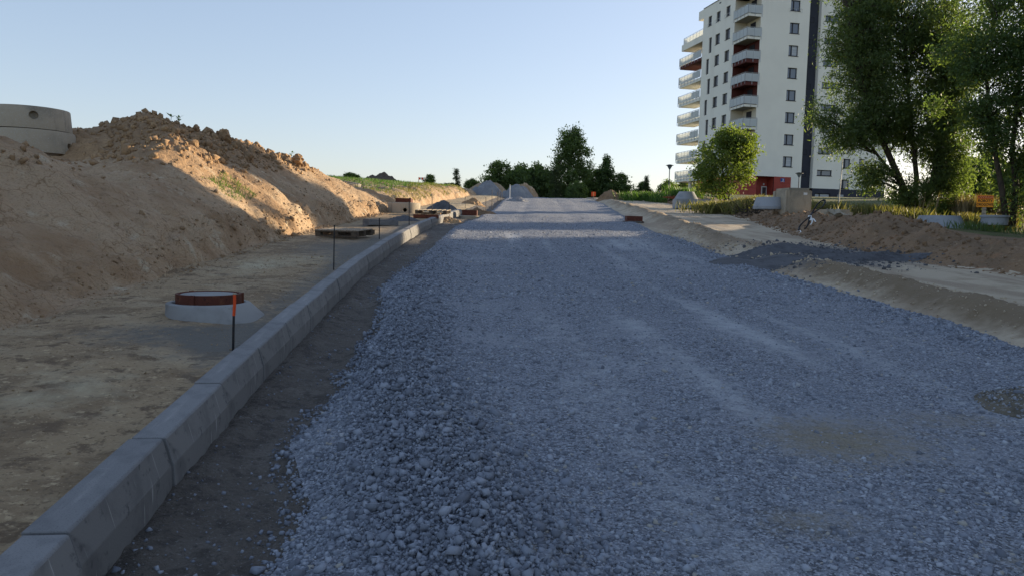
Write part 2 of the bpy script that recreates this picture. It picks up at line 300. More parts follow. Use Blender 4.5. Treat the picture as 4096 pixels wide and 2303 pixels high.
def leafmat(n, a, b, c, tr=.4): return mat(n, a, rough=.55, spec=.35, layers=[('noise', .9, 3, b, .42, .6), ('noise', 5, 2, c, .55, .68)], trans=tr)
m_lwillow = leafmat('willow_leaf', (.135, .19, .078), (.112, .165, .068), (.17, .22, .085), .55)
m_ldark = leafmat('dark_leaf', (.115, .175, .07), (.095, .15, .06), (.15, .20, .07), .55)
m_lyoung = leafmat('young_leaf', (.15, .205, .055), (.12, .175, .048), (.20, .24, .06), .55)
m_lfar = leafmat('far_leaf', (.14, .20, .075), (.115, .17, .065), (.175, .22, .08), .55)
m_lbirch = leafmat('birch_leaf', (.075, .10, .04), (.06, .085, .035), (.11, .13, .055), .4)
m_grass = leafmat('grass_blade', (.07, .15, .03), (.09, .16, .036), (.06, .13, .026), .4)
m_weed = leafmat('weed_blade', (.17, .17, .055), (.22, .19, .085), (.12, .145, .04), .4)
m_reed = leafmat('dry_reed', (.26, .20, .12), (.20, .16, .085), (.32, .25, .16), .3)
m_render = mat('white_render', (.84, .81, .72), rough=.9, layers=[('noise', .25, 3, (.80, .77, .685), .4, .65), ('streak', (.5, .5, .06), 3, (.77, .74, .655), .56, .72)], bumps=[('noise', 40, .1, .01)])
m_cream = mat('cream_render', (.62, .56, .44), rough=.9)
m_red = mat('red_cladding', (.36, .06, .042), rough=.6, layers=[('noise', .8, 3, (.32, .052, .038), .4, .65)])
m_maroon = mat('maroon_render', (.105, .03, .025), rough=.9)
m_slate = mat('slate_render', (.042, .045, .06), rough=.9, layers=[('noise', .6, 3, (.05, .053, .069), .4, .65)])
m_frame = mat('window_frame', (.016, .017, .024), rough=.5)
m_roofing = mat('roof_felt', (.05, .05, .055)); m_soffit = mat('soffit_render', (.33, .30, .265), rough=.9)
m_rail = mat('rail_steel', (.42, .43, .44), rough=.35, metal=.8)
def glassmat(n, col, rough, al=None):
    m = bpy.data.materials.new(n); m.use_nodes = True; P = m.node_tree.nodes['Principled BSDF']; P.inputs['Base Color'].default_value = (*col, 1); P.inputs['Roughness'].default_value = rough; P.inputs['Specular IOR Level'].default_value = .8
    if al: P.inputs['Alpha'].default_value = al
    return m
m_pane = glassmat('window_glass', (.15, .17, .21), .06); m_pane2 = glassmat('window_glass_dark', (.06, .055, .06), .08); m_blind = mat('window_blind', (.50, .52, .54), rough=.5, layers=[('streak', (0, 0, 14), 0, (.36, .38, .41), .5, .56)])
def frosted(n, col, mixw=.45):
    m = bpy.data.materials.new(n); m.use_nodes = True; N = m.node_tree.nodes; L = m.node_tree.links; P = N['Principled BSDF']; P.inputs['Base Color'].default_value = (*col, 1); P.inputs['Roughness'].default_value = .12; P.inputs['Specular IOR Level'].default_value = .7
    t = N.new('ShaderNodeBsdfTranslucent'); t.inputs['Color'].default_value = (*[min(1, q*1.25) for q in col], 1); x = N.new('ShaderNodeMixShader'); x.inputs[0].default_value = mixw; L.new(P.outputs[0], x.inputs[1]); L.new(t.outputs[0], x.inputs[2]); L.new(x.outputs[0], N['Material Output'].inputs['Surface']); return m
m_bglass = frosted('balcony_glass', (.66, .685, .68))

# ------------------------------------------------------------------ terrain sheets
def ylist(y0, y1, k, mn):
    out = [y0]
    while out[-1] < y1: out.append(out[-1]+max(mn, k*abs(out[-1])))
    return np.array(out)
YS = np.concatenate([np.arange(-6, 1.6, .25), ylist(1.6, 96, .0085, .03)])
def sheet(name, smat, ys, slo, shi, n, label, attrf=None, extra=None):
    """strip between s = slo(y) and shi(y); n columns (int or array of 0..1)"""
    u = np.linspace(0, 1, n) if isinstance(n, int) else np.asarray(n)
    Y, Uu = np.meshgrid(ys, u, indexing='ij'); lo = slo(Y); hi = shi(Y); S = lo+(hi-lo)*Uu; X = S+xk(Y)
    Z = H(X, Y)+ZE
    if extra is not None: Z = Z+extra(X, Y, S)
    nr, nc = Y.shape; idx = np.arange(nr*nc).reshape(nr, nc)
    f = np.stack([idx[:-1, :-1], idx[:-1, 1:], idx[1:, 1:], idx[1:, :-1]], -1).reshape(-1, 4)
    at_ = {k: q.ravel() for k, q in attrf(X, Y, S, Z).items()} if attrf else None
    o = mesh_np(name, np.stack([X, Y, Z], -1).reshape(-1, 3), f, smat, smooth=True, attrs=at_)
    return tag(o, label, kind='structure')
cst = lambda c: (lambda y: np.full_like(y, c))
ub = np.concatenate([np.linspace(0, .42, 40)[:-1], np.linspace(.42, 1, 175)])    # fine near the foot and face
YB = np.concatenate([np.arange(-6, 4.5, .2), ylist(4.5, 96, .0052, .035)])
def lumpat(X, Y, S, Z):
    h = Z-ZE-grade(Y)+1.33; return {'lump': .75*sstep(1.25, 1.8, h)*sstep(31, 28, Y)+.25*gauss(FOOT-S, .2, .4)*sstep(9, 12, Y)}
sheet('earth_bank', m_bank, YB, cst(-13.0), cst(FOOT+.12), ub, 'brown earth bank and spoil heap along the left of the road works', lumpat)
def vergeat(X, Y, S, Z):
    dk = .9*gauss(S, -.75, .95)*gauss(Y, 6.3, .55)+.75*gauss(S, -.9, .8)*gauss(Y, 14.5, 2.2)+.7*gauss(S, -.35, .3)*sstep(4, 7, Y)*sstep(30, 20, Y)+.5*gauss(S, -1.2, .7)*gauss(Y, 21, 3)
    du = .62*gauss(S, -1.4, .6)*gauss(Y, 11.5, 1.6)+.5*gauss(S, -1.0, .5)*gauss(Y, 4.6, .7)+.5*gauss(S, -.6, .4)*gauss(Y, 12.6, .8)+.45*gauss(S, -.9, .8)*gauss(Y, 18, 2)+.5*sstep(26, 32, Y)
    return {'dark': dk, 'dust': du}
sheet('verge', m_verge, YS, cst(FOOT+.12), cst(-.155), 80, 'trodden brown soil verge between the kerb and the earth bank', vergeat)
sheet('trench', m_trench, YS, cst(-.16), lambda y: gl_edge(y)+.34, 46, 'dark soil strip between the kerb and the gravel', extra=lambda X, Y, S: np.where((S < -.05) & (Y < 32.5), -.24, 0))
def gravat(X, Y, S, Z):
    n = fbm(S*1.2, Y*.16, 3, 200)
    Sw = S+.12*fbm(Y*.25, Y*0, 2, 205); du = .85*(gauss(Sw, 2.55, .3)+gauss(Sw, 4.5, .3)+.8*gauss(Sw, 5.8, .5)+.5*gauss(Sw, 3.35, .2)+.5*gauss(Sw, 5.1, .2))*(.7+.9*n)*sstep(28, 16, Y)+.28*fbm(X*.7, Y*.5, 3, 201)
    so = .9*gauss(X, 1.95, .55)*gauss(Y, 4.4, .45)+.6*gauss(X, 1.35, .3)*gauss(Y, 3.3, .2)+.75*gauss(X, 2.3, .35)*gauss(Y, 2.9, .25)+.5*gauss(X, .1, .2)*gauss(Y, 2.75, .2)+.5*gauss(X, 2.9, .5)*gauss(Y, 4.9, .3)+.3*sstep(30, 55, Y)
    return {'dust': du, 'soil': so}
sheet('gravel_road', m_gravel, YS, lambda y: gl_edge(y)+.05, lambda y: gr_edge(y)+.12, 190, 'unfinished road bed of blue grey crushed stone', gravat, extra=lambda X, Y, S: .004+0*X)
def trackat(X, Y, S, Z):
    rel = Z-ZE-grade(Y)
    rd = gauss(S, np.interp(Y, [0, 7, 13, 16], [7.75, 7.65, 7.75, 8.2]), .42)*sstep(15.5, 13.5, Y)*1.1+.75*gauss(S, np.interp(Y, [14, 22, 30, 60], [7.9, 8.1, 8.3, 9.0]), .5)*sstep(16, 20, Y)*sstep(70, 50, Y)+.35*gauss(S, 9.7, .3)*sstep(30, 20, Y)
    dk = .95*gauss(S, 8.3, 1.3)*gauss(Y, 14.4, 1.5)+.8*gauss(S, 9.4, 1.4)*gauss(Y, 16.5, 1.7)+.6*gauss(S, 10.3, .6)*gauss(Y, 14.6, .8)
    return {'ridge': rd, 'dark': dk}
sheet('dirt_track', m_track, YS, lambda y: gr_edge(y)-.06, lambda y: berm_foot(y)+.05, 110, 'pale dirt track with tyre marks beside the gravel road', trackat)
YR = np.concatenate([np.arange(-6, 6, .25), ylist(6, 96, .0075, .05)])
sheet('earth_berm', m_berm, YR, lambda y: berm_foot(y)-.1, lambda y: berm_foot(y)+3.6, 90, 'low ridge of red brown soil along the dirt track')
def big_ground():
    xs = np.concatenate([np.linspace(-500, -60, 10), np.linspace(-50, 80, 66), np.linspace(100, 600, 10)]); ys = np.concatenate([np.linspace(-150, -20, 6), np.linspace(-12, 130, 72), np.linspace(145, 900, 16)])
    X, Y = np.meshgrid(xs, ys); S = X-xk(np.clip(Y, -6, 200)); Z = H(X, np.clip(Y, -8, 140))+ZE
    inside = sstep(-13.6, -12.2, S)*(1-sstep(berm_foot(Y)+2.7, berm_foot(Y)+3.5, S))*(1-sstep(93, 97, Y))*sstep(-8, -4, Y)
    Z = Z-1.2*inside-.03-.02*np.maximum(Y-110, 0)*sstep(110, 140, Y)*sstep(900, 140, Y)
    nr, nc = X.shape; idx = np.arange(nr*nc).reshape(nr, nc); f = np.stack([idx[:-1, :-1], idx[:-1, 1:], idx[1:, 1:], idx[1:, :-1]], -1).reshape(-1, 4)
    return tag(mesh_np('ground', np.stack([X, Y, Z], -1).reshape(-1, 3), f, m_grassland, smooth=True), 'grassy land around the road works', kind='structure')
big_ground()

# ------------------------------------------------------------------ loose stones (one mass each)
def rotmats(n):
    q = rng.normal(size=(n, 4)); q /= np.linalg.norm(q, axis=1)[:, None]; w, x, y, z = q.T
    return np.stack([1-2*(y*y+z*z), 2*(x*y-z*w), 2*(x*z+y*w), 2*(x*y+z*w), 1-2*(x*x+z*z), 2*(y*z-x*w), 2*(x*z-y*w), 2*(y*z+x*w), 1-2*(x*x+y*y)], -1).reshape(n, 3, 3)
def ico():
    p = (1+5**.5)/2; v = np.array([(-1, p, 0), (1, p, 0), (-1, -p, 0), (1, -p, 0), (0, -1, p), (0, 1, p), (0, -1, -p), (0, 1, -p), (p, 0, -1), (p, 0, 1), (-p, 0, -1), (-p, 0, 1)], float); v /= np.linalg.norm(v[0])
    f = np.array([(0, 11, 5), (0, 5, 1), (0, 1, 7), (0, 7, 10), (0, 10, 11), (1, 5, 9), (5, 11, 4), (11, 10, 2), (10, 7, 6), (7, 1, 8), (3, 9, 4), (3, 4, 2), (3, 2, 6), (3, 6, 8), (3, 8, 9), (4, 9, 5), (2, 4, 11), (6, 2, 10), (8, 6, 7), (9, 8, 1)]); return v, f
def cube8():
    v = np.array([(x, y, z) for z in (-1, 1) for y in (-1, 1) for x in (-1, 1)], float)*.62
    f = np.array([(0, 2, 3), (0, 3, 1), (4, 5, 7), (4, 7, 6), (0, 1, 5), (0, 5, 4), (1, 3, 7), (1, 7, 5), (3, 2, 6), (3, 6, 7), (2, 0, 4), (2, 4, 6)]); return v, f
def scatter(name, pos, size, kind, smat, flat=.6, jit=.28, upright=.0, tones=1.0):
    v0, f0 = ico() if kind == 'ico' else cube8(); n = len(pos); nv = len(v0)
    tm = np.stack([v0*(1+rng.uniform(-jit, jit, v0.shape)) for _ in range(24)])*np.stack([np.array([rng.uniform(.85, 1.3), rng.uniform(.75, 1.05), rng.uniform(.45, .85)*(.6+flat*.6)]) for _ in range(24)])[:, None, :]
    tv = tm[rng.integers(0, 24, n)]*np.asarray(size)[:, None, None]
    R = rotmats(n)
    if upright:                              # most stones lie on a broad side
        a = rng.uniform(0, 6.283, n); Z = np.zeros((n, 3, 3)); Z[:, 0, 0] = np.cos(a); Z[:, 0, 1] = -np.sin(a); Z[:, 1, 0] = np.sin(a); Z[:, 1, 1] = np.cos(a); Z[:, 2, 2] = 1
        tl = rng.normal(0, .32, (n, 2)); Tm = np.zeros((n, 3, 3)); Tm[:, 0, 0] = 1; Tm[:, 1, 1] = 1; Tm[:, 2, 2] = 1; Tm[:, 0, 2] = tl[:, 0]; Tm[:, 2, 0] = -tl[:, 0]; Tm[:, 1, 2] = tl[:, 1]; Tm[:, 2, 1] = -tl[:, 1]
        k = rng.random(n) < upright; R[k] = np.einsum('nij,njk->nik', Z[k], Tm[k])
    V = np.einsum('nvi,nji->nvj', tv, R)+np.asarray(pos)[:, None, :]
    F = (f0[None]+(np.arange(n)*nv)[:, None, None]).reshape(-1, 3)
    return mesh_np(name, V.reshape(-1, 3), F, smat, attrs={'tone': np.repeat(rng.random(n)*tones, nv)})
def gravel_points(n, ylo, yhi, slo, shi, pw=1.0):
    u = rng.random(n); y = (ylo**(1-pw)+(yhi**(1-pw)-ylo**(1-pw))*u)**(1/(1-pw)) if pw != 1 else ylo*(yhi/ylo)**u
    lo = slo(y); hi = shi(y); s = lo+(hi-lo)*rng.random(n); x = s+xk(y); k = np.abs(x) < .72*y+.7; return x[k], y[k], s[k]
x, y, s = gravel_points(115000, 2.0, 9.5, gl_edge, lambda y: gr_edge(y)+.08)
dm = gravat(x, y, s, None); keep = rng.random(len(x)) > np.clip(.25+.9*dm['dust']+1.0*dm['soil']+.25*fbm(x*2, y*2, 2, 300), .08, .93); x, y, s = x[keep], y[keep], s[keep]
sz = np.clip(rng.lognormal(math.log(.0068), .45, len(x)), .003, .024); z = H(x, y)+ZE+sz*.25
P1 = (np.stack([x, y, z], -1), sz)
x, y, s = gravel_points(30000, 9.5, 32, gl_edge, lambda y: gr_edge(y)+.08)
dm = gravat(x, y, s, None); k = rng.random(len(x)) > np.clip(.1+.8*dm['dust'], .05, .8); x, y, s = x[k], y[k], s[k]; sz = np.clip(rng.lognormal(math.log(.012), .4, len(x)), .006, .03); P2 = (np.stack([x, y, H(x, y)+ZE+sz*.2], -1), sz)
tag(scatter('gravel', np.concatenate([P1[0], P2[0]]), np.concatenate([P1[1], P2[1]]), 'cube', m_stone, upright=.8), 'blue grey crushed stone chips spread over the road bed', 'gravel', kind='stuff')
# coarser stones left in a windrow beside the trench and along the right edge
y = 2.0*(17/2.0)**rng.random(36000); c = np.interp(y, [0, 3, 4.2, 6, 9], [1.45, 1.40, 1.15, .98, .95]); s = c+rng.normal(0, .36, len(y)); x = s+xk(y)
k = (s > gl_edge(y)-.12+.1*fbm(y*2, s, 2, 310)) & (np.abs(x) < .72*y+.6) & (rng.random(len(y)) < np.interp(y, [2, 6, 9, 17], [1, .95, .6, .1])); x, y, s = x[k], y[k], s[k]
sz = np.clip(rng.lognormal(math.log(.0072), .52, len(x)), .0035, .032); lift = rng.random(len(x))**2*.03*gauss(s, np.interp(y, [0, 3, 6], [1.4, 1.4, 1.0]), .4)
A1 = (np.stack([x, y, H(x, y)+ZE+sz*.25+lift], -1), sz)
y = rng.uniform(5.5, 22, 4200); s = gr_edge(y)-.12+rng.normal(0, .16, len(y)); x = s+xk(y); k = np.abs(x) < .72*y+.6; x, y, s = x[k], y[k], s[k]; sz = np.clip(rng.lognormal(math.log(.014), .4, len(x)), .006, .034)
A2 = (np.stack([x, y, H(x, y)+ZE+sz*.2], -1), sz)
y = 2.2*(30/2.2)**rng.random(700); s = rng.uniform(.05, .75, len(y))**1.0; x = s+xk(y); sz = np.clip(rng.lognormal(math.log(.0065), .45, len(x)), .003, .02); A3 = (np.stack([x, y, H(x, y)+ZE+sz*.1], -1), sz)
tag(scatter('crushed_stone', np.concatenate([A1[0], A2[0], A3[0]]), np.concatenate([A1[1], A2[1], A3[1]])*1.12, 'cube', m_stone, upright=.25, jit=.40, tones=.66), 'coarse loose crushed stone heaped along both edges of the road bed', 'crushed stone', kind='stuff')
# soil crumbs on the verge, clods on the spoil heap and the berm
def clods(name, n, ylo, yhi, slo, shi, med, smat, label, cond, mx=.2, sg=.55, kind='ico'):
    y = rng.uniform(ylo, yhi, n); s = rng.uniform(slo, shi, n); x = s+xk(y); zz = H(x, y); k = cond(x, y, s, zz-grade(y)); x, y, zz = x[k], y[k], zz[k]
    sz = np.clip(rng.lognormal(math.log(med), sg, len(x)), med*.35, mx)*np.clip(y/16, .45, 1)
    return tag(scatter(name, np.stack([x, y, zz+ZE+sz*.12], -1), sz, kind, smat, flat=.9, jit=.42), label, 'soil clods', kind='stuff')
clods('soil_clods', 26000, 6.5, 30, -12, -3.2, .042, m_clod, 'crumbly soil clods covering the top of the spoil heap', lambda x, y, s, h: rng.random(len(x)) < sstep(-.05, .45, h)*(.55+.45*fbm(x*.8, y*.8, 2, 320))*1.0, .15, kind='cube')
clods('soil_crumbs', 2600, 5, 30, -2.8, -2.1, .017, m_bank, 'small soil crumbs at the foot of the earth bank', lambda x, y, s, h: rng.random(len(x)) < .8, .07)
clods('verge_crumbs', 11000, 2.3, 13, -2.35, -.2, .0042, m_verge, 'tiny crumbs of soil and grit on the trodden verge', lambda x, y, s, h: rng.random(len(x)) < .9, .03)
clods('berm_clods', 16000, 8, 60, 9.5, 16, .022, m_berm, 'red brown soil clods on the ridge beside the track', lambda x, y, s, h: (s > berm_foot(y)-.2) & (s < berm_foot(y)+2.4), .085, kind='cube')
clods('bank_grit', 6000, 5.5, 29, -5.4, -2.5, .013, m_bank, 'small soil lumps stuck over the face of the earth bank', lambda x, y, s, h: rng.random(len(x)) < .35+.65*fbm(x*1.3, y*1.3, 3, 330), .08, .6)
clods('dark_grit', 2600, 12.5, 19, 6.9, 10.6, .016, m_darkheap, 'dark grit crumbs scattered around the heaps on the track', lambda x, y, s, h: rng.random(len(x)) < trackat(x, y, s, h)['dark']*1.2, .06)
clods('track_crumbs', 3000, 6, 24, 7.0, 8.4, .014, m_track, 'soil crumbs on the ridge between gravel and track', lambda x, y, s, h: rng.random(len(x)) < .9, .05)

# ------------------------------------------------------------------ kerb of separate blocks
def kerb_mesh(L=.985):
    prof = [(-.16, -.004), (-.156, 0), (-.012, 0), (-.004, -.003), (0.001, -.011), (.034, -.132), (.036, -.139), (.036, -.32), (-.165, -.32)]
    bm = bmesh.new(); n = len(prof); va = [bm.verts.new((p[0], 0, p[1])) for p in prof]; vb = [bm.verts.new((p[0], L, p[1])) for p in prof]
    for i in range(n): f = bm.faces.new((va[i], va[(i+1) % n], vb[(i+1) % n], vb[i])); f.material_index = 1 if i in (4, 5, 6) else 0; f.smooth = i in (2, 3, 5)
    bm.faces.new(va[::-1]); bm.faces.new(vb)
    bmesh.ops.recalc_face_normals(bm, faces=bm.faces)
    ed = [e for e in bm.edges if len(e.link_faces) == 2 and any(len(f.verts) > 4 for f in e.link_faces)]
    bmesh.ops.bevel(bm, geom=ed, offset=.004, segments=1, affect='EDGES')
    me = bpy.data.meshes.new('kerb_block'); bm.to_mesh(me); bm.free(); me.materials.append(m_kerb); me.materials.append(m_kface); return me
kme = kerb_mesh(); kroot = tag(empty('kerb', (-1.557, 2.634, -1.117+ZE)), 'row of grey concrete kerb blocks along the left of the road bed', kind='structure')
for i in range(-5, 31):
    y0 = 2.634+i*.995; x0 = float(xk(y0)); y1 = y0+.995; x1 = float(xk(y1)); az = math.atan2(x1-x0, y1-y0)
    o = bpy.data.objects.new('kerb_block', kme); COL.objects.link(o); o.parent = kroot
    o.location = (x0+random.uniform(-.007, .007)+1.557, y0-2.634, .06*(y0-2.634)+random.uniform(-.005, .005)); o.rotation_euler = (math.atan(.06)+random.uniform(-.002, .002), random.uniform(-.006, .006), -az+random.uniform(-.003, .003))
    if i == 0: K0 = o

# ------------------------------------------------------------------ things on the verge
def put(px, py, c=-1.33):
    p = onground(px, py, c); return p.x, p.y
def manhole(name, loc, label, r0=.385, h=.21, fr=.30, fh=.085, ecc=.25, cm=None, hole=False, sq=False, cover=True):
    t = tag(empty(name, loc), label, 'manhole'); cm = cm or m_concw
    sh = lambda r, z: ecc*(r-r0)/.25 if r > r0 else 0
    rb = r0+(.10 if ecc else .003)
    m = MB().lathe([(rb+.03, -.25), (rb, -.02), (rb-.02 if ecc else rb, .06), (r0+.012, h-.03), (r0, h-.008), (r0-.012, h), (r0-.05, h), (r0-.065, h-.02), (r0-.065, -.25)], 48, shift=sh)
    b = m.build('cone', cm, t); sharp_smooth(b)
    if hole:
        c = MB().lathe([(.001, -1.2), (.075, -1.2), (.075, 0), (.001, 0)], 20).build('cutter', cm); c.rotation_euler = (math.pi/2, 0, 0); c.matrix_world = Matrix.Translation((.12+loc[0], loc[1], loc[2]+.13)) @ Matrix.Rotation(-math.pi/2, 4, 'X') @ Matrix.Translation((0, 0, 0)); bpy.context.view_layer.update(); cut(b, c)
    MB().disc(r0-.07, h-.055, 32).build('mortar_bed', m_trench, t)
    if sq:
        w = fr; mb = MB()
        for (a0, a1, b0, b1) in ((-w, w, -w, -w+.03), (-w, w, w-.03, w), (-w, -w+.03, -w+.03, w-.03), (w-.03, w, -w+.03, w-.03)): mb.box(a0, a1, b0, b1, h-.05, h+fh)
        mb.build('iron_frame', m_rust, t)
    else:
        f = MB().lathe([(fr+.01, h-.06), (fr, h-.05), (fr, h+fh), (fr-.022, h+fh), (fr-.03, h+fh-.02), (fr-.03, h-.06)], 48).build('iron_frame', m_rust, t); sharp_smooth(f)
        for a in (.35, 2.5, 4.6): MB().box(-.02, .02, -.012, .012, h-.03, h+fh+.004, Matrix.Translation((math.cos(a)*(fr+.008), math.sin(a)*(fr+.008), 0)) @ Matrix.Rotation(a+math.pi/2, 4, 'Z')).build('lug', m_rust, t)
        if cover: MB().lathe([(fr-.034, h+.02), (fr-.036, h+fh-.012), (fr-.05, h+fh-.006), (fr-.12, h+fh-.02), (.001, h+fh-.022)], 48).build('cover', m_concw, t)
    return t
mx, my = -2.93, 7.32; manhole('manhole', (mx, my, gz(mx, my)-.10), 'pale concrete manhole cone with rusty round frame, nearest on the verge')
def stake(px0, py0, px1, py1, label, c=-1.33, orange=False, r=.008, y=None):
    if y is None: p = onground(px0, py0, c); p.z = max(p.z+ZE, 0) if False else p.z+ZE
    else: p = at(px0, py0, y)
    q = at(px1, py1, p.y); t = tag(empty('survey_stake', (p.x, p.y, p.z)), label, 'stake', 'steel rods set out along the kerb'); d = q-p
    if orange:
        a = d*.58; MB().tube([(0, 0, -.15), a*.5+Vector((.002, 0, 0)), a], .0095, 8).build('rod', m_steel, t)
        MB().tube([a, a+(d-a)*.5+Vector((.003, 0, 0)), d*.985], .0115, 8).build('painted_top', m_orange, t)
        MB().lathe([(.001, d.z*.985), (.015, d.z*.985), (.016, d.z), (.013, d.z+.006), (.001, d.z+.006)], 14, d.x, d.y).build('head', m_conc, t)
    else:
        MB().tube([(0, 0, -.15), d*.5, d], r, 6).build('rod', m_steel, t); MB().tube([d-Vector((0, 0, .012)), d+Vector((0, 0, .002))], r*1.4, 6).build('head', m_steel, t)
    return t
stake(585, 868, 590, 738, 'dark steel stake with bright orange painted top beside the kerb', orange=True)
stake(839, 671, 841, 567, 'tall thin dark rod behind the kerb, nearest after the orange topped stake', r=.009)
stake(954, 601, 954, 549.5, 'thin dark rod in front of the loose grey kerb block', r=.011)
stake(1029, 567, 1029, 507, 'thin dark rod between loose block and slatted pallet', r=.012)
stake(1086.6, 542.5, 1086.6, 500, 'thin dark rod at the right end of the far pallet', r=.012)
stake(1129.5, 530, 1129.5, 509, 'short thin rod beside the small dark grit heap', r=.012)
stake(1170, 521.6, 1170, 495.5, 'thin rod just behind the far end of the kerb', r=.013)
stake(1222, 520.6, 1222, 496, 'thin rod on the bare soil beyond the end of the kerb', r=.014)
stake(1237, 519, 1237.5, 478, 'tallest thin rod standing before the left grey gravel heap', r=.014)
for i, (px, b, t_, lb) in enumerate(((1251, 504, 484, 'leftmost'), (1255, 503, 479, 'second from left'), (1259, 503, 484, 'third from left'), (1263, 505, 472, 'rightmost'))): stake(px, b, px, t_, 'thin rod before the gravel heaps, %s of a tight row of four' % lb, r=.018, y=58)
def pallet(px, py, rz, label, lean=0, L=1.2, Wd=.8, base=-1.33):
    X, Y = put(px, py, base); t = tag(empty('pallet', (X, Y, gz(X, Y)+.005), rz), label, 'pallet', 'wooden pallets lying on the verge'); t.rotation_euler = (.07, lean, rz); t.location.z += .035
    def piece(n, bx, m):
        cx, cy, cz = (bx[0]+bx[1])/2, (bx[2]+bx[3])/2, (bx[4]+bx[5])/2
        o = MB().box(bx[0]-cx, bx[1]-cx, bx[2]-cy, bx[3]-cy, bx[4]-cz, bx[5]-cz).build(n, m, t, bevel=.003); o.location = (cx, cy, cz); o.rotation_euler = (0, 0, random.uniform(-.012, .012))
    for i in range(7): piece('deck_board', (-L/2+i*(L-.1)/6, -L/2+i*(L-.1)/6+.1, -Wd/2, Wd/2, .122, .144), m_wood)
    for yy in (-Wd/2, -.05, Wd/2-.1):
        piece('stringer', (-L/2, L/2, yy, yy+.1, .1, .1215), m_woodd)
        for xx in (-L/2, -.07, L/2-.14): piece('block', (xx, xx+.14, yy, yy+.1, .0225, .0995), m_woodd)
        piece('bottom_board', (-L/2, L/2, yy, yy+.1, 0, .022), m_woodd)
    return t
p1 = pallet(866, 597, -.35, L=1.05, Wd=.7, label= 'weathered wooden pallet lying nearest on the soil verge')
X, Y = put(925, 592); o = MB().box(-.13, .13, -.05, .05, 0, .1).build('wood_block', m_woodd, bevel=.004); o.location = (X+.02, Y+.05, gz(X, Y)+.01); o.rotation_euler = (0, 0, .15); tag(o, 'dark squared timber offcut beside the nearest pallet', 'timber')
X, Y = put(1090, 541); t2 = pallet(1089, 541, -.1, 'sunlit slatted pallet lying by the far part of the kerb'); 
X, Y = put(1072, 548.5); o = MB().box(-.42, .42, -.12, .12, 0, .12).build('rusty_frame', m_redboard, bevel=.008); o.location = (X, Y-.1, gz(X, Y-.1)); o.rotation_euler = (0, 0, -.08); tag(o, 'red brown slab lying in front of the sunlit pallet', 'slab')
def spare_block(px, py, rz, label, dz=.005):
    o = K0.copy(); COL.objects.link(o); o.name = 'loose_kerb_block'; o.parent = None; X, Y = put(px, py); o.location = (X, Y, gz(X, Y)+.035+dz); o.rotation_euler = (0, math.pi/2, rz); tag(o, label, 'kerb block'); return o
b = spare_block(928, 569, -.8, 'single loose grey kerb block lying on the verge by a rod')
def mound(name, X, Y, rx, ry, h, m, label, cat, seed=1, rough=.12, sharp=1.3, rz=0, n=46, group=None, kind=None, flat=0):
    rs = np.linspace(0, 1, n); an = np.linspace(0, 2*np.pi, n*2, endpoint=False); Rr, A = np.meshgrid(rs, an, indexing='ij')
    wob = 1+.14*fbm(np.cos(A)*1.5+seed, np.sin(A)*1.5, 3, seed); lx = Rr*rx*np.cos(A)*wob; ly = Rr*ry*np.sin(A)*wob
    ca, sa = math.cos(rz), math.sin(rz); gx = X+lx*ca-ly*sa; gy = Y+lx*sa+ly*ca
    prof = np.clip((1-Rr**sharp)*(1+flat), 0, 1); prof = prof-.25*flat*prof*(1-prof)
    z = H(gx, gy)+ZE+h*prof*(1+.18*fbm(gx*1.1/rx*2, gy*1.1/ry*2, 3, seed+3))+h*rough*np.minimum(1, (1-Rr)*5)*billow(gx*1.6/h, gy*1.6/h, 4, seed+5, .6)-.04*(Rr > .97)
    V = np.stack([gx-X, gy-Y, z-gz(X, Y)], -1).reshape(-1, 3); idx = np.arange(n*2*n).reshape(n, 2*n); nx = np.roll(idx, -1, 1)
    f = np.stack([idx[:-1], nx[:-1], nx[1:], idx[1:]], -1)[1:].reshape(-1, 4)
    f0 = np.stack([idx[0], idx[0], nx[1], idx[1]], -1)[:, 1:]
    f = np.concatenate([f, np.stack([idx[0], nx[0], nx[1], idx[1]], -1)])
    o = mesh_np(name, V, f, m, smooth=True); o.location = (X, Y, gz(X, Y)); return tag(o, label, cat, group, kind)
p = onground(1110, 527, -1.33); mound('grit_heap', p.x, p.y+.5, .75, .5, .42, m_darkheap, 'small dark grit heap lying on the sunlit soil beside the kerb', 'heap', 5, .1)
p = onground(1047, 567, -1.33); mound('grit_heap', p.x-.7, p.y+2.2, .55, .4, .16, m_darkheap, 'flat dark grit patch behind the loose kerb block', 'heap', 6, .12)
X, Y = -4.30, 29.9; manhole('manhole', (X, Y, gz(X, Y)-.03), 'far concrete manhole ring with round hole and rusty square frame', r0=.62, h=.42, fr=.30, fh=.17, ecc=0, cm=m_conc, hole=True, sq=True)
X, Y = -1.80, 31.3; manhole('manhole', (X, Y, gz(X, Y)-.02), 'low manhole with rusty frame beside the far end of the kerb', r0=.45, h=.13, fr=.30, fh=.22, ecc=0, cm=m_conc, sq=True)
X, Y = 4.65, 29.6; manhole('manhole', (X, Y, gz(X, Y)-.06), 'small rusty drain frame at the right edge of the gravel', r0=.40, h=.06, fr=.30, fh=.19, ecc=0, cm=m_trench, sq=True)
for (px, py, rx, h, lb, m) in ((1195, 540, .9, .30, 'lumpy brown soil heap between kerb end and gravel', m_berm), (1190, 520, .7, .35, 'lumpy soil heap just beyond the kerb end', m_clod), (1120, 557, .6, .2, 'low soil heap against the sunlit kerb face', m_clod)):
    p = onground(px, py, -1.5); mound('soil_heap', p.x, p.y+.4, rx, rx*.8, h, m, lb, 'heap', int(px), .3)

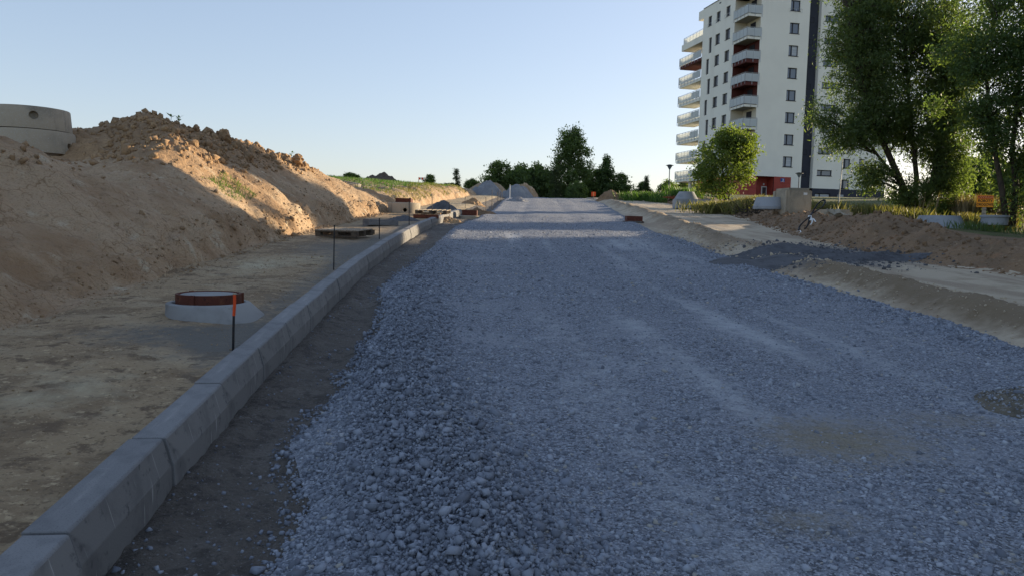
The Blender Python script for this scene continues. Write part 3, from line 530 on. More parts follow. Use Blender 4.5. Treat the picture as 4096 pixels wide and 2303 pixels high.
# ------------------------------------------------------------------ rings on the bank, clods on the crest
def ring(loc, label, r0=.86, r1=.93, h=.5, th=.11, holes=(), rz=0, tilt=(0, 0), m=None, group='concrete rings on the bank'):
    m = m or m_conc
    o = MB().lathe([(r1, 0), (r1, .01), (r0+.012, h-.02), (r0, h), (r0-th, h), (r0-th, 0), (r1, 0)], 64).build('concrete_ring', m)
    for (a, z, r) in holes:
        c = MB().lathe([(.001, -.3), (r, -.3), (r, .3), (.001, .3)], 20).build('cutter', m); c.matrix_world = Matrix.Translation((math.cos(a)*(r0+.22), math.sin(a)*(r0+.22), z)) @ Matrix.Rotation(a, 4, 'Z') @ Matrix.Rotation(math.pi/2, 4, 'Y'); bpy.context.view_layer.update(); cut(o, c)
    sharp_smooth(o, 40); o.location = loc; o.rotation_euler = (tilt[0], tilt[1], rz); return tag(o, label, 'concrete ring', group)
rp = at(130, 393, 18.0); rxr = at(180, 393, 18).x-.93
zr = at(178, 391, 18).z
ring((rxr, 18.0, zr), 'lower grey concrete ring of the stack on the bank', .885, .93, .51, holes=[(-.05, .19, .075)])
ring((rxr-.05, 18.0, zr+.53), 'upper grey concrete ring of the stack on the bank', .835, .885, .50, holes=[(-.90, .29, .095)])
mound('soil_heap', rxr, 18.0, 1.7, 1.3, max(.1, zr-gz(rxr, 18)+.02), m_clod, 'bare soil ledge under the stacked concrete rings', 'heap', 12, .12, 3)
q = at(872, 473, 35); mound('soil_heap', q.x, 35.0, 1.3, 1.0, max(.12, at(872, 481, 35).z-gz(q.x, 35)), m_bank, 'sandy ledge under the tilted ring at the field edge', 'heap', 14, .15, 3); ring((q.x, 35, at(872, 482, 35).z), 'tilted sunlit concrete ring on the grassy edge of the cutting', .60, .60, .42, .1, holes=[(-1.75, .14, .07)], tilt=(.1, .13))
def clod(px, py, y, sx, sz, label, sd, m=None):
    p = at(px, py, y); v, f = ico(); bm = bmesh.new()
    for q in v: bm.verts.new(q)
    bm.verts.ensure_lookup_table()
    for q in f: bm.faces.new([bm.verts[i] for i in q])
    bmesh.ops.subdivide_edges(bm, edges=bm.edges, cuts=3, use_grid_fill=True)
    for q in bm.verts:
        n = q.co.normalized(); a = 1+.34*float(vnoise(n.x*1.7+sd, n.y*1.7+n.z*2.3, sd))+.30*float(billow(np.array([n.x*3+sd]), np.array([n.y*3+n.z*2]), 3, sd)[0])
        q.co = Vector((n.x*sx, n.y*sx*.9, n.z*sz))*a
    me = bpy.data.meshes.new('soil_clod'); bm.to_mesh(me); bm.free(); me.materials.append(m or m_clod); o = bpy.data.objects.new('soil_clod', me); COL.objects.link(o); o.location = p; return tag(o, label, 'clod', 'big clods along the crest of the spoil heap')
clod(560, 345, 21.3, .24, .27, 'largest blocky soil clod standing out on the spoil heap skyline', 3)
clod(747, 402, 25.9, .19, .17, 'blocky clod near the low far end of the heap skyline', 5)
clod(333, 326, 20.3, .22, .12, 'low dark rounded clod on the skyline left of the heap peak', 8)
clod(284, 329, 20.3, .10, .09, 'small dark clod on the skyline, nearest to the rings', 9)
clod(493, 322, 20.0, .09, .10, 'small squarish clod between heap peak and largest clod', 11)
def sprig(px, py, y, h, label, sd):
    p = at(px, py, y); r = random.Random(sd); t = tag(empty('sprig', p), label, 'weed'); MB().tube([(0, 0, -.1), (r.uniform(-.02, .02), 0, h*.5), (r.uniform(-.04, .04), 0, h)], .006, 5).build('stem', m_bark, t)
    for k in range(7):
        a = r.uniform(0, 6.28); z = h*(.35+.65*k/6); M = Matrix.Translation((0, 0, z)) @ Matrix.Rotation(a, 4, 'Z') @ Matrix.Rotation(-.5, 4, 'Y')
        MB().add([M @ Vector(q) for q in ((0, 0, 0), (.06, -.03, .005), (.13, 0, 0), (.06, .03, .005))], [(0, 1, 2, 3)]).build('leaf', m_ldark, t)
sprig(451, 312, 19.4, .16, 'small leafy sprig right of the heap peak', 1); sprig(429, 300, 19.2, .09, 'tiny bare sprig on top of the heap peak', 2); sprig(734, 399, 25.5, .2, 'thin dry weed left of the far skyline clod', 3)

# ------------------------------------------------------------------ heaps at the end of the road and along the track
def heap_px(name, px, py, y, wpx, hpx, m, label, sd, rough=.05, sharp=1.25, ry=None):
    p = at(px, py, y); k = y/1912; r = wpx*k/2; return mound(name, p.x, y+.3, r, ry or r*.8, hpx*k+.1, m, label, 'heap', sd, rough, sharp)
heap_px('gravel_heap', 1225, 494, 73, 88, 36, m_gheap, 'left grey gravel heap at the far end of the road', 31)
heap_px('gravel_heap', 1300, 494, 72, 88, 33, m_gheap, 'right grey gravel heap at the far end of the road', 33, .05, 1.5)
heap_px('sand_heap', 1232, 490, 78, 115, 40, m_sand, 'tan sand heap rising behind the left gravel heap', 35, .10)
heap_px('soil_heap', 1318, 492, 79, 76, 34, m_bank, 'rough brown soil heap behind the right gravel heap', 37, .22, 2)
heap_px('soil_heap', 1535, 500, 63, 80, 22, m_berm, 'brown soil heap at the far start of the soil ridge', 39, .25)
heap_px('soil_heap', 960, 455, 74, 110, 24, m_woodd, 'dark soil heap on the skyline of the green field', 41, .2)
heap_px('gravel_heap', 1300, 507, 55, 60, 9, m_gheap, 'low grey gravel spill on the far road bed', 43, .2)
def heap_xy(*a, **k): return mound(*a, **k)
p = onground(2000, 640, -1.33); heap_xy('grit_heap', p.x, p.y+.6, 1.25, .7, .16, m_darkheap, 'largest dark grit heap dumped across the dirt track', 'heap', 51, .22, 1.3)
p = onground(1905, 655, -1.4); heap_xy('grit_heap', p.x, p.y, .95, .8, .10, m_darkheap, 'smooth dark grit mound at the gravel edge', 'heap', 53, .06, 1.5)
p = onground(2180, 652, -1.33); heap_xy('grit_heap', p.x, p.y, 1.2, .5, .11, m_darkheap, 'flat dark grit spill in the middle of the dirt track', 'heap', 55, .3, 1.6)
p = onground(2300, 650, -1.33); heap_xy('grit_heap', p.x-.9, p.y-.35, .8, .35, .14, m_darkheap, 'dark grit heap against the foot of the soil ridge', 'heap', 57, .2, 1.4)
m_heapdirt = mat('stony_dirt', (.17, .148, .11), layers=[('noise', 4, 5, (.12, .105, .08), .45, .6), ('noise', 22, 5, (.23, .21, .17), .55, .66), ('vcell', 60, 0, (.30, .31, .33), .82, .95)], bumps=[('noise', 60, .8, .02), ('vor', 50, .6, .015)])
p = onground(2560, 1020, -1.47); gp = np.stack([p.x+.28+rng.normal(0, .34, 700), p.y+rng.normal(0, .3, 700)], -1); gd = np.hypot((gp[:, 0]-p.x-.28)/.6, (gp[:, 1]-p.y)/.42)
tag(scatter('heap_stones', np.stack([gp[:, 0], gp[:, 1], H(gp[:, 0], gp[:, 1])+ZE+.13*np.clip(1-gd**1.5, 0, 1)+.004], -1), rng.lognormal(math.log(.008), .5, 700), 'cube', m_stone, jit=.4), 'loose stones mixed into the small soil heap on the right', 'stones', kind='stuff')
heap_xy('soil_heap', p.x+.28, p.y, .60, .42, .14, m_heapdirt, 'small crumbly soil heap on the right side of the gravel', 'heap', 59, .16, 1.5)

# ------------------------------------------------------------------ foliage
def leafmesh(name, pts, L, Wd, m, parent=None, droop=.25, dirs=None):
    n = len(pts); d = rng.normal(size=(n, 3)); d[:, 2] -= droop*1.6
    if dirs is not None: d = d*.6+dirs
    d /= np.linalg.norm(d, axis=1)[:, None]; q = rng.normal(size=(n, 3)); sd = np.cross(d, q); sd /= np.linalg.norm(sd, axis=1)[:, None]
    l = (L*rng.uniform(.7, 1.25, n))[:, None]; w = (Wd*rng.uniform(.7, 1.25, n))[:, None]; p = np.asarray(pts)
    bend = np.cross(sd, d)*l*.10
    V = np.stack([p, p+d*l*.45+sd*w*.5+bend, p+d*l, p+d*l*.45-sd*w*.5+bend], 1).reshape(-1, 3); F = np.arange(4*n).reshape(n, 4)
    return mesh_np(name, V, F, m, parent)
def inlobes(lobes, n):
    w = np.array([l[6] for l in lobes], float); k = rng.choice(len(lobes), n, p=w/w.sum()); Lb = np.array([l[:6] for l in lobes])[k]
    u = rng.normal(size=(n, 3)); u /= np.linalg.norm(u, axis=1)[:, None]; r = rng.random(n)**.42
    return Lb[:, :3]+u*Lb[:, 3:6]*r[:, None]
def march(px, py):                        # where a pixel's ray meets the land
    d = ray(px, py); y = np.arange(4, 60, .05); z = H(d.x*y, y); i = int(np.argmax(d.z*y < z)); return Vector((d.x*y[i], y[i], d.z*y[i]+ZE))
GAPS = [(march(*q), r) for q, r in (((455, 412), .42), ((500, 425), .5), ((545, 470), .42), ((600, 512), .36), ((660, 545), .34), ((720, 575), .34))]
def ungap(P, loc):                           # foliage carved away along sun rays to put a lit streak on the bank
    W = np.asarray(P)+np.array(loc); keep = np.ones(len(W), bool); d = np.array(to_sun)
    for g, r in GAPS: v = W-np.array(g); t = v@d; keep &= np.linalg.norm(v-t[:, None]*d, axis=1) > r
    return keep
def tree(name, loc, lobes, stems, nclus, nleaf, sig, L, Wd, lm, label=None, cat='tree', group=None, droop=.3, br=.02, bm_=None, twig=True):
    """lobes (dx, dy, z, rx, ry, rz, weight); stems: lists of (dx, dy, z, radius)"""
    t = empty(name, loc); bm_ = bm_ or m_bark
    if label: tag(t, label, cat, group)
    for st in stems: MB().tube([q[:3] for q in st], [q[3] for q in st], 8).build('trunk', bm_, t, smooth=True)
    C = inlobes(lobes, nclus); sp = []
    if loc[2] > -100 and 'shade' not in name: C = C[ungap(C, loc)]
    nclus = len(C)
    for st in stems:
        for a, b in zip(st[:-1], st[1:]):
            for f in np.linspace(0, 1, 6): sp.append([a[i]+(b[i]-a[i])*f for i in range(4)])
    sp = np.array(sp); mb = MB(); tips = []
    for c in C:
        dd = np.linalg.norm((sp[:, :3]-c)*np.array([1, 1, .75]), axis=1)+np.where(sp[:, 2] > c[2]-.15, 2.5, 0); j = dd.argmin(); a = sp[j]
        if twig:
            mid = (a[:3]+c)/2+np.array([0, 0, .12*np.linalg.norm(c-a[:3])]); r = min(a[3]*.55, br)
            mb.tube([a[:3], mid, c], [r, r*.65, r*.25], 4, cap=False)
    if twig: mb.build('branches', bm_, t)
    pts = (C[:, None, :]+rng.normal(size=(nclus, nleaf, 3))*sig*np.array([1, 1, .85])*rng.uniform(.6, 1.3, (nclus, 1, 1))).reshape(-1, 3)
    pts = pts[ungap(pts, loc)] if loc[2] > -100 and 'shade' not in name else pts
    leafmesh('crown', pts, L, Wd, lm, t, droop); return t
K38 = 38/1912
def lob(px, py, y0, rx, rz, base, w, ry=None, k=None):   # lobe from a place in the photograph at distance y0, relative to a base point
    p = at(px, py, y0); k = y0/1912; return (p.x-base[0], y0-base[1], p.z-base[2], rx*k, (ry or rx)*k, rz*k, w)
# the big willow behind the ridge
bx = at(2300, 548, 38); B0 = (bx.x, 38.0, gz(bx.x, 38)-.05)
L1 = [lob(2162, 130, 38, 80, 150, B0, 2.9), lob(2260, 60, 38.5, 120, 130, B0, 3.2), lob(2205, 270, 38, 72, 90, B0, 2.2), lob(2330, 220, 38.6, 85, 140, B0, 2.4), lob(2405, 220, 38.8, 60, 120, B0, 1.9), lob(2280, 330, 38.5, 60, 70, B0, 1.0), lob(2380, 90, 38.6, 110, 120, B0, 2.2), lob(2370, 360, 38.3, 55, 75, B0, 1.5), lob(2385, 440, 38, 45, 60, B0, 1.1), lob(2130, 345, 37.6, 60, 40, B0, .55), lob(2072, 285, 37.4, 38, 34, B0, .22), lob(2190, 440, 37.6, 45, 35, B0, .35), lob(2290, 480, 37.8, 60, 45, B0, .6), lob(2220, -60, 38.5, 150, 70, B0, 2.0)]
def stem(pts, y0, rads, base): return [(at(px, py, yy).x-base[0], yy-base[1], at(px, py, yy).z-base[2], r) for (px, py, yy), r in zip(pts, rads)]
S1 = [stem([(2295, 560, 38), (2270, 470, 38), (2235, 390, 37.9), (2190, 290, 37.8), (2150, 150, 37.8), (2130, 20, 37.8)], 38, [.20, .17, .14, .11, .07, .03], B0),
      stem([(2300, 560, 38.1), (2345, 470, 38.2), (2360, 380, 38.3), (2365, 250, 38.4), (2375, 80, 38.5), (2380, -60, 38.6)], 38, [.20, .17, .14, .10, .06, .02], B0),
      stem([(2298, 555, 38.2), (2305, 450, 38.3), (2290, 300, 38.4), (2275, 120, 38.5), (2260, -40, 38.6)], 38, [.15, .12, .09, .06, .02], B0),
      stem([(2270, 470, 38), (2190, 370, 37.8), (2110, 318, 37.5), (2050, 285, 37.4)], 38, [.08, .06, .04, .015], B0),
      stem([(2360, 430, 38.2), (2390, 330, 38.5), (2400, 180, 38.7)], 38, [.09, .06, .03], B0)]
tree('willow_tree', B0, L1, S1, 1400, 80, .30, .19, .055, m_lwillow, 'tall many stemmed willow tree behind the soil ridge', droop=.5, br=.03)
# the darker tree at the right edge
bx = at(2530, 565, 31.0); B1 = (bx.x, 31.0, gz(bx.x, 31.0)-.05)
L2 = [lob(2420, 170, 31.0, 70, 80, B1, 1.6), lob(2500, 100, 31.3, 100, 90, B1, 2), lob(2560, 220, 31.4, 110, 100, B1, 2.2), lob(2430, 270, 31.0, 80, 55, B1, 1.5), lob(2490, 335, 31.0, 60, 40, B1, .8), lob(2680, 120, 31.5, 130, 140, B1, 2.4), lob(2700, 330, 31.3, 110, 90, B1, 1.6), lob(2560, -40, 31.5, 150, 90, B1, 2), lob(2570, 400, 31.0, 55, 35, B1, .45), lob(2590, 500, 31.0, 60, 60, B1, .5)]
S2 = [stem([(2532, 570, 31.0), (2520, 480, 31.0), (2505, 400, 31.0), (2490, 300, 31.0), (2480, 180, 31.2), (2500, 60, 31.3)], 31.0, [.13, .11, .09, .07, .05, .02], B1),
      stem([(2545, 570, 31.1), (2555, 470, 31.2), (2545, 380, 31.2), (2560, 240, 31.3), (2580, 60, 31.4)], 31.0, [.13, .11, .09, .07, .03], B1),
      stem([(2600, 570, 31.2), (2650, 420, 31.3), (2690, 220, 31.4), (2700, 60, 31.5)], 31.0, [.14, .12, .08, .03], B1)]
tree('tree', B1, L2, S2, 620, 84, .30, .16, .06, m_ldark, 'dark leafy tree at the right edge beside the warning sign', droop=.4, br=.025)
# round young tree before the block of flats
bx = at(1822, 522, 43); B2 = (bx.x, 43.0, gz(bx.x, 43)-.05)
L3 = [lob(1820, 400, 43, 68, 62, B2, 3), lob(1770, 440, 43, 35, 45, B2, 1), lob(1860, 370, 43.3, 42, 45, B2, 1.5), lob(1830, 350, 43, 40, 32, B2, .8), lob(1800, 470, 42.8, 50, 28, B2, .8), lob(1868, 430, 43, 30, 35, B2, .7)]
S3 = [stem([(1822, 528, 43), (1822, 470, 43), (1815, 410, 43), (1820, 350, 43)], 43, [.06, .05, .035, .012], B2), stem([(1824, 528, 43), (1845, 450, 43), (1865, 380, 43.2)], 43, [.05, .035, .012], B2), stem([(1820, 528, 43), (1795, 460, 43), (1775, 410, 43)], 43, [.05, .035, .012], B2)]
tree('young_tree', B2, L3, S3, 330, 42, .19, .15, .085, m_lyoung, 'small rounded bright green tree in front of the apartment block', droop=.2, br=.012)
# generic trees, copied (each copy is a tree of its own)
def generic(name, lobes, h, lm, nc, nl, sig, L, Wd, r=.12, bm_=None): return tree(name, (0, 0, -500), lobes, [[(0, 0, -.3, r), (.05, 0, h*.35, r*.8), (0, .05, h*.65, r*.5), (0, 0, h*.93, r*.12)]], nc, nl, sig, L, Wd, lm, br=.03, bm_=bm_)
GB = [('broad_tree', generic('broad_tree', [(0, 0, 3.2, 1.9, 1.9, 2.0, 3), (.9, 0, 2.2, 1.3, 1.3, 1.3, 1.2), (-1, .2, 2.2, 1.3, 1.3, 1.4, 1.2), (0, 0, 4.9, .9, .9, .8, .7), (.2, 0, 1.0, 1.8, 1.6, .7, .8)], 5, m_lfar, 230, 34, .22, .30, .15)),
      ('bushy_tree', generic('bushy_tree', [(0, 0, 1.7, 2.1, 1.8, 1.5, 2), (1.2, 0, 2.5, .9, .9, 1.1, .8), (-1.1, 0, 2.7, 1.0, 1, 1.0, .8), (.1, 0, 3.1, .8, .8, .9, .6), (0, 0, .7, 2.2, 1.8, .6, .7)], 3.6, m_lfar, 230, 34, .20, .30, .15)),
      ('spire_tree', generic('spire_tree', [(0, 0, 2.2, 1.6, 1.6, 1.7, 2), (.1, 0, 4.2, 1.0, 1, 1.4, 1.3), (.2, 0, 5.8, .45, .45, .8, .5), (.7, 0, 1.6, 1.2, 1.1, 1.2, .8)], 6.3, m_ldark, 230, 34, .2, .30, .14)),
      ('birch_tree', generic('birch_tree', [(0, 0, 2.6, .65, .65, 1.7, 2), (.25, 0, 4.2, .5, .5, 1.0, 1), (-.15, 0, 1.3, .9, .8, .8, 1)], 5.2, m_lbirch, 110, 26, .17, .22, .09, .05))]
for _, g in GB: g.hide_render = True
used = set()
def far_tree(kind, px, pyb, y, hpx, wpx, label, group='trees and bushes beyond the end of the road', rz=0):
    nm, g = GB[kind]; hh = {0: 5.6, 1: 3.9, 2: 6.5, 3: 5.2}[kind]; ww = {0: 4.2, 1: 4.6, 2: 3.4, 3: 1.9}[kind]
    if kind in used: o = copy_tree(g)
    else: o = g; used.add(kind); g.hide_render = False
    p = at(px, pyb, y); k = y/1912; z0 = gz(p.x, y); top = at(px, pyb-hpx, y).z; sz = (top-z0)/hh; sx = wpx*k/ww
    o.location = (p.x, y, z0-.1); o.scale = (sx, (sx+sz)/2, sz); o.rotation_euler = (0, 0, rz); o.name = nm; tag(o, label, 'tree', group); return o
# a tall poplar-like tree with its own crown
bx = at(1440, 490, 96); B3 = (bx.x, 96, gz(bx.x, 96)-.1)
L4 = [lob(1432, 350, 96, 26, 34, B3, 1.6), lob(1448, 380, 96, 34, 38, B3, 1.6), lob(1420, 390, 96, 22, 30, B3, 1), lob(1465, 425, 96, 30, 26, B3, 1), lob(1405, 415, 96, 16, 14, B3, .5), lob(1440, 440, 96, 45, 26, B3, 1.2), lob(1450, 330, 96, 9, 16, B3, .25)]
tree('tall_tree', B3, L4, [stem([(1430, 500, 96), (1429, 440, 96), (1431, 370, 96), (1434, 322, 96)], 96, [.2, .16, .1, .04], B3), stem([(1447, 500, 96), (1449, 430, 96), (1458, 390, 96)], 96, [.14, .1, .05], B3)], 300, 34, .30, .32, .15, m_lfar, 'tallest tree on the skyline beyond the end of the road', group='trees and bushes beyond the end of the road')
FT = [(0, 1255, 490, 92, 85, 74, 'dense bushy tree behind the tan sand heap'), (1, 1305, 490, 94, 78, 70, 'bushy tree behind the right gravel heap'), (1, 1355, 492, 95, 82, 74, 'wide bushy tree between the brown heap and the tall tree'), (3, 1398, 492, 90, 78, 44, 'loose silvery green birch left of the tall tree'), (1, 1450, 492, 88, 36, 56, 'small light green bush under the tall tree'),
      (2, 1520, 492, 97, 100, 64, 'dark spired tree right of the tall tree'), (0, 1500, 492, 98, 66, 60, 'dark broad tree between tall and spired trees'), (0, 1556, 493, 96, 58, 58, 'rounded dark tree at the right end of the far tree row'), (3, 1148, 482, 80, 62, 26, 'slender birch leaning on the skyline, left of the sand heap'), (1, 1185, 484, 82, 36, 50, 'low green bush right of the slender birch'),
      (1, 1130, 480, 84, 22, 56, 'low dark bush left of the slender birch'), (0, 1080, 474, 70, 37, 54, 'leafy small tree beside the striped barrier board'), (1, 1040, 470, 74, 14, 44, 'low bush left of the striped barrier board'), (1, 885, 445, 66, 13, 62, 'dark bush on the skyline of the green field'),
      (0, 1618, 494, 105, 38, 50, 'rounded dark tree left of the first street lamp'), (3, 1623, 490, 104, 52, 20, 'thin pale birch rising over dark trees left of the lamp'), (1, 1680, 492, 116, 40, 70, 'dark trees just behind the first street lamp'), (1, 1730, 492, 118, 44, 60, 'dark bush beside the lowest balconies'), (1, 1592, 495, 100, 16, 40, 'low green bush at the end of the soil ridge'), (1, 1275, 494, 100, 60, 60, 'rear bush behind the left gravel heap'), (1, 1335, 494, 102, 62, 60, 'rear bush between the two bushy trees'), (1, 1380, 494, 101, 50, 50, 'rear bush left of the silvery birch'), (1, 1418, 494, 99, 40, 60, 'dark bush filling the gap behind the silvery birch'), (1, 1478, 494, 100, 50, 56, 'dark bush right behind the tall tree trunks'), (1, 1535, 494, 101, 42, 60, 'low dark bush under the spired tree')]
for i, f in enumerate(FT):
    f = list(f); f[5] = f[5]*(1.28 if f[0] in (0, 1) and 1200 < f[1] < 1580 else 1); far_tree(*f, rz=i*1.3)
GR = 'wood behind the right hand tree'
for i, f in enumerate([(1, 2420, 545, 62, 150, 110, 'dark bush beside the third street lamp'), (0, 2480, 545, 66, 165, 120, 'dark broad tree behind the warning sign'), (1, 2545, 548, 60, 140, 120, 'dark bush right of the warning sign'), (0, 2440, 540, 76, 145, 130, 'rear dark tree above the third street lamp'), (0, 2600, 545, 70, 190, 140, 'dark broad tree cut by the right picture edge')]): far_tree(*f, group=GR, rz=i*1.7)
# trees of the same belt standing just out of view to the right (their shade lies over the road)
GS = 'trees along the right of the site, outside the view'
st0 = tree('shade_tree', (0, 0, 0), [(0, 0, 8, 3.6, 3.6, 4.2, 3), (1.6, 0, 5.5, 2.6, 2.6, 2.6, 1.4), (-1.6, .4, 5.5, 2.6, 2.6, 2.6, 1.4), (0, 0, 12, 2.2, 2.2, 2.0, 1.1), (0, 1.5, 3.2, 2.6, 2.4, 1.8, .8), (0, -1.5, 3.4, 2.6, 2.4, 1.8, .8)], [[(0, 0, -.3, .24), (.1, 0, 4, .19), (0, .1, 8, .12), (0, 0, 12.5, .03)]], 560, 42, .36, .30, .15, m_lfar, br=.04)
SH = [(25.5, 21.0), (25.0, 14.5), (25.5, 8.0), (24.5, 1.5), (25.5, -5.0), (28.5, 32.8), (28.0, 28.5), (31.5, 24.5), (31.5, 17.8), (31.5, 11.0), (31.5, 4.5), (34, 30.5), (24.6, 28.6), (26.5, 25)]
for i, (X, Y) in enumerate(SH):
    o = st0 if i == 0 else copy_tree(st0); o.location = (X, Y, gz(X, Y)-.1); o.rotation_euler = (0, 0, i*2.1); o.scale = (1, 1, 1+.05*(i % 3)); tag(o, ('third', 'fourth', 'fifth', 'sixth', 'seventh', 'first', 'second', 'second', 'third', 'fourth', 'fifth', 'first', 'middle', 'densest')[i]+' tall tree of the %s row right of the warning sign, outside the view' % ('front' if i < 7 else 'rear'), 'tree', GS)

# ------------------------------------------------------------------ grass, weeds, reeds
def blades(name, X, Y, h, w, m, label, cat, lean=.25, zoff=0):
    n = len(X); Z = H(X, Y)+ZE+zoff; a = rng.uniform(0, 6.283, n); hh = h*rng.uniform(.55, 1.25, n); ww = w*rng.uniform(.7, 1.3, n); lx = rng.normal(0, lean, n)*hh; ly = rng.normal(0, lean, n)*hh
    dx = np.cos(a)*ww; dy = np.sin(a)*ww; p = np.stack([X, Y, Z-.03], -1)
    V = np.stack([p-np.stack([dx, dy, 0*dx], -1), p+np.stack([dx, dy, 0*dx], -1), p+np.stack([lx*.4+dx*.7, ly*.4+dy*.7, hh*.6], -1), p+np.stack([lx, ly, hh], -1)], 1).reshape(-1, 3)
    return tag(mesh_np(name, V, np.arange(4*n).reshape(n, 4), m), label, cat, kind='stuff')
n = 60000; y = rng.uniform(31, 90, n); s = rng.uniform(-26, -3.6, n)+xk(y)*0; x = s+xk(y); hb = H(x, y)-grade(y)+1.33; k = (hb > .72-.1*sstep(45, 60, y)+.22*fbm(x*.5, y*.5, 3, 400)) & (rng.random(n) < np.clip(60/y, 0, 1)) & ~((np.abs(x+7.9) < 1.3) & (y < 36.2))
blades('field_grass', x[k], y[k], .20, .014, m_grass, 'green grass field above the cutting on the left', 'grass')
n = 9000; y = rng.uniform(33, 66, n); x = rng.uniform(-4.6, -2.6, n)+xk(y); hb = H(x, y)-grade(y)+1.33; k = (hb > .25) & (fbm(x*.6, y*.4, 3, 410) > -.05); blades('bank_grass', x[k], y[k], .17, .008, m_weed, 'sparse weeds on the sunlit cutting slope', 'weeds')
def strip(name, n, pts, h, w, m, label, cat, spread, lean=.25, clump=.6):
    P = [at(px, py, yy) for px, py, yy in pts]; u = rng.uniform(0, len(P)-1, n); i = np.minimum(u.astype(int), len(P)-2); f = u-i; A = np.array([[q.x, q.y] for q in P]); c = A[i]+(A[i+1]-A[i])*f[:, None]+rng.normal(0, 1, (n, 2))*np.array(spread)
    k = fbm(c[:, 0]*clump*1.5, c[:, 1]*clump, 3, 420) > -.02; c = c[k]; return blades(name, c[:, 0], c[:, 1], h, w, m, label, cat, lean)
strip('green_crop', 9000, [(1592, 500, 62), (1640, 500, 60), (1690, 502, 58), (1722, 505, 56)], .70, .012, m_grass, 'tall bright green grass strip beside the first street lamp', 'grass', (.7, 1.5))
strip('weeds', 8000, [(1770, 522, 38), (1830, 526, 37), (1880, 526, 36.5)], .55, .011, m_weed, 'yellow green weeds at the foot of the rounded young tree', 'weeds', (.5, .8))
strip('weeds', 10000, [(2060, 545, 33), (2140, 546, 33.5), (2230, 548, 35), (2330, 550, 34), (2400, 552, 34), (2470, 556, 33), (2530, 556, 33)], .58, .010, m_weed, 'tall yellow green weeds behind the soil ridge under the willow', 'weeds', (.6, 1.1))
strip('reeds', 2600, [(2400, 548, 36), (2450, 548, 36.5), (2500, 550, 36)], 1.3, .009, m_reed, 'pinkish dry reeds left of the warning sign', 'reeds', (.7, .6), .12)
strip('weeds', 700, [(2330, 566, 26), (2400, 575, 25.5), (2470, 565, 25.5), (2540, 575, 25)], .26, .010, m_ldark, 'low dark weeds on the soil ridge by the concrete cone', 'weeds', (.6, .5))
n = 700; y = rng.uniform(15.8, 17.4, n); x = rng.uniform(-3.9, -3.2, n)+xk(y); blades('heap_weeds', x, y, .10, .006, m_ldark, 'small dark green weeds on the bank above the smooth slope', 'weeds', .4)
bl = at(2395, 510, 36.5); Bb = (bl.x, 36.5, gz(bl.x, 36.5)); tree('bush', Bb, [(0, 0, .8, .8, .6, .7, 1), (.9, 0, .6, .7, .6, .5, 1), (-.8, 0, .7, .6, .6, .7, 1)], [[(0, 0, -.1, .03), (0, 0, .8, .015)], [(.4, 0, -.1, .02), (.9, 0, .7, .01)]], 60, 40, .15, .13, .06, m_lyoung, 'sunlit yellow green bush at the foot of the willow', cat='bush')

# ------------------------------------------------------------------ concrete pieces behind the ridge
def place(px, py, y): p = at(px, py, y); return Vector((p.x, y, gz(p.x, y)))
def cone_piece(px, py, y, label, r0, r1, h, m, lip=.0, group='concrete cones behind the soil ridge', drop=0):
    q = place(px, py, y); zt = at(px, py, y).z; pr = [(r1, 0), (r1, lip), (r1-.01, lip+.01), (r0+.02, h-.04), (r0, h), (r0-.1, h), (r1-.12, 0)] if lip else [(r1, 0), (r0+.02, h-.04), (r0, h), (r0-.1, h), (r1-.12, 0)]
    o = MB().lathe(pr, 48).build('concrete_cone', m); sharp_smooth(o, 40); o.location = (q.x, y, zt); o.rotation_euler = (0, 0, .3); return tag(o, label, 'concrete cone', group)
def flat_px(px0, px1, pyb, pyt, y): a = at(px0, pyb, y); b = at(px1, pyt, y); return a, b
a, b = flat_px(1896, 1972, 522, 497, 30); cone_piece(1934, 527, 30, 'grey concrete cone beside the tall box, left of it', .50, .62, (at(1934, 497, 30).z-at(1934, 527, 30).z), m_concb, .10)
cone_piece(1725, 510, 44, 'grey concrete cone half hidden by the young tree', .42, .80, at(1725, 483, 44).z-at(1725, 510, 44).z, m_concb)
a = place(1752, 515, 43); o = MB().box(-1.0, 1.0, -.6, .6, -.1, .42).build('concrete_slab', m_concb, bevel=.02); o.location = (a.x-.2, 43.2, at(1752, 516, 43.2).z-.12); tag(o, 'flat concrete slab under the half hidden cone', 'slab')
cone_piece(2360, 580, 27.5, 'blue grey concrete cone standing right of the willow', .66, .90, at(2360, 543, 27.5).z-at(2360, 580, 27.5).z, m_concb, .04)
q = at(2492, 575, 27); o = MB().lathe([(.42, 0), (.42, .26), (.46, .27), (.46, .34), (.36, .34), (.34, 0)], 40).build('concrete_ring', m_concb); sharp_smooth(o); o.location = (q.x+.1, 27, at(2492, 566, 27).z); tag(o, 'pale blue concrete ring just right of the warning sign', 'concrete ring')
q = at(2400, 572, 27.2); o = MB().box(-.8, .8, -.5, .5, 0, .25).build('concrete_slab', m_concb, bevel=.02); o.location = (q.x+.6, 28.1, at(2400, 583, 28.1).z); o.rotation_euler = (0, 0, .1); tag(o, 'low blue grey slab behind the cone and the warning sign', 'slab')
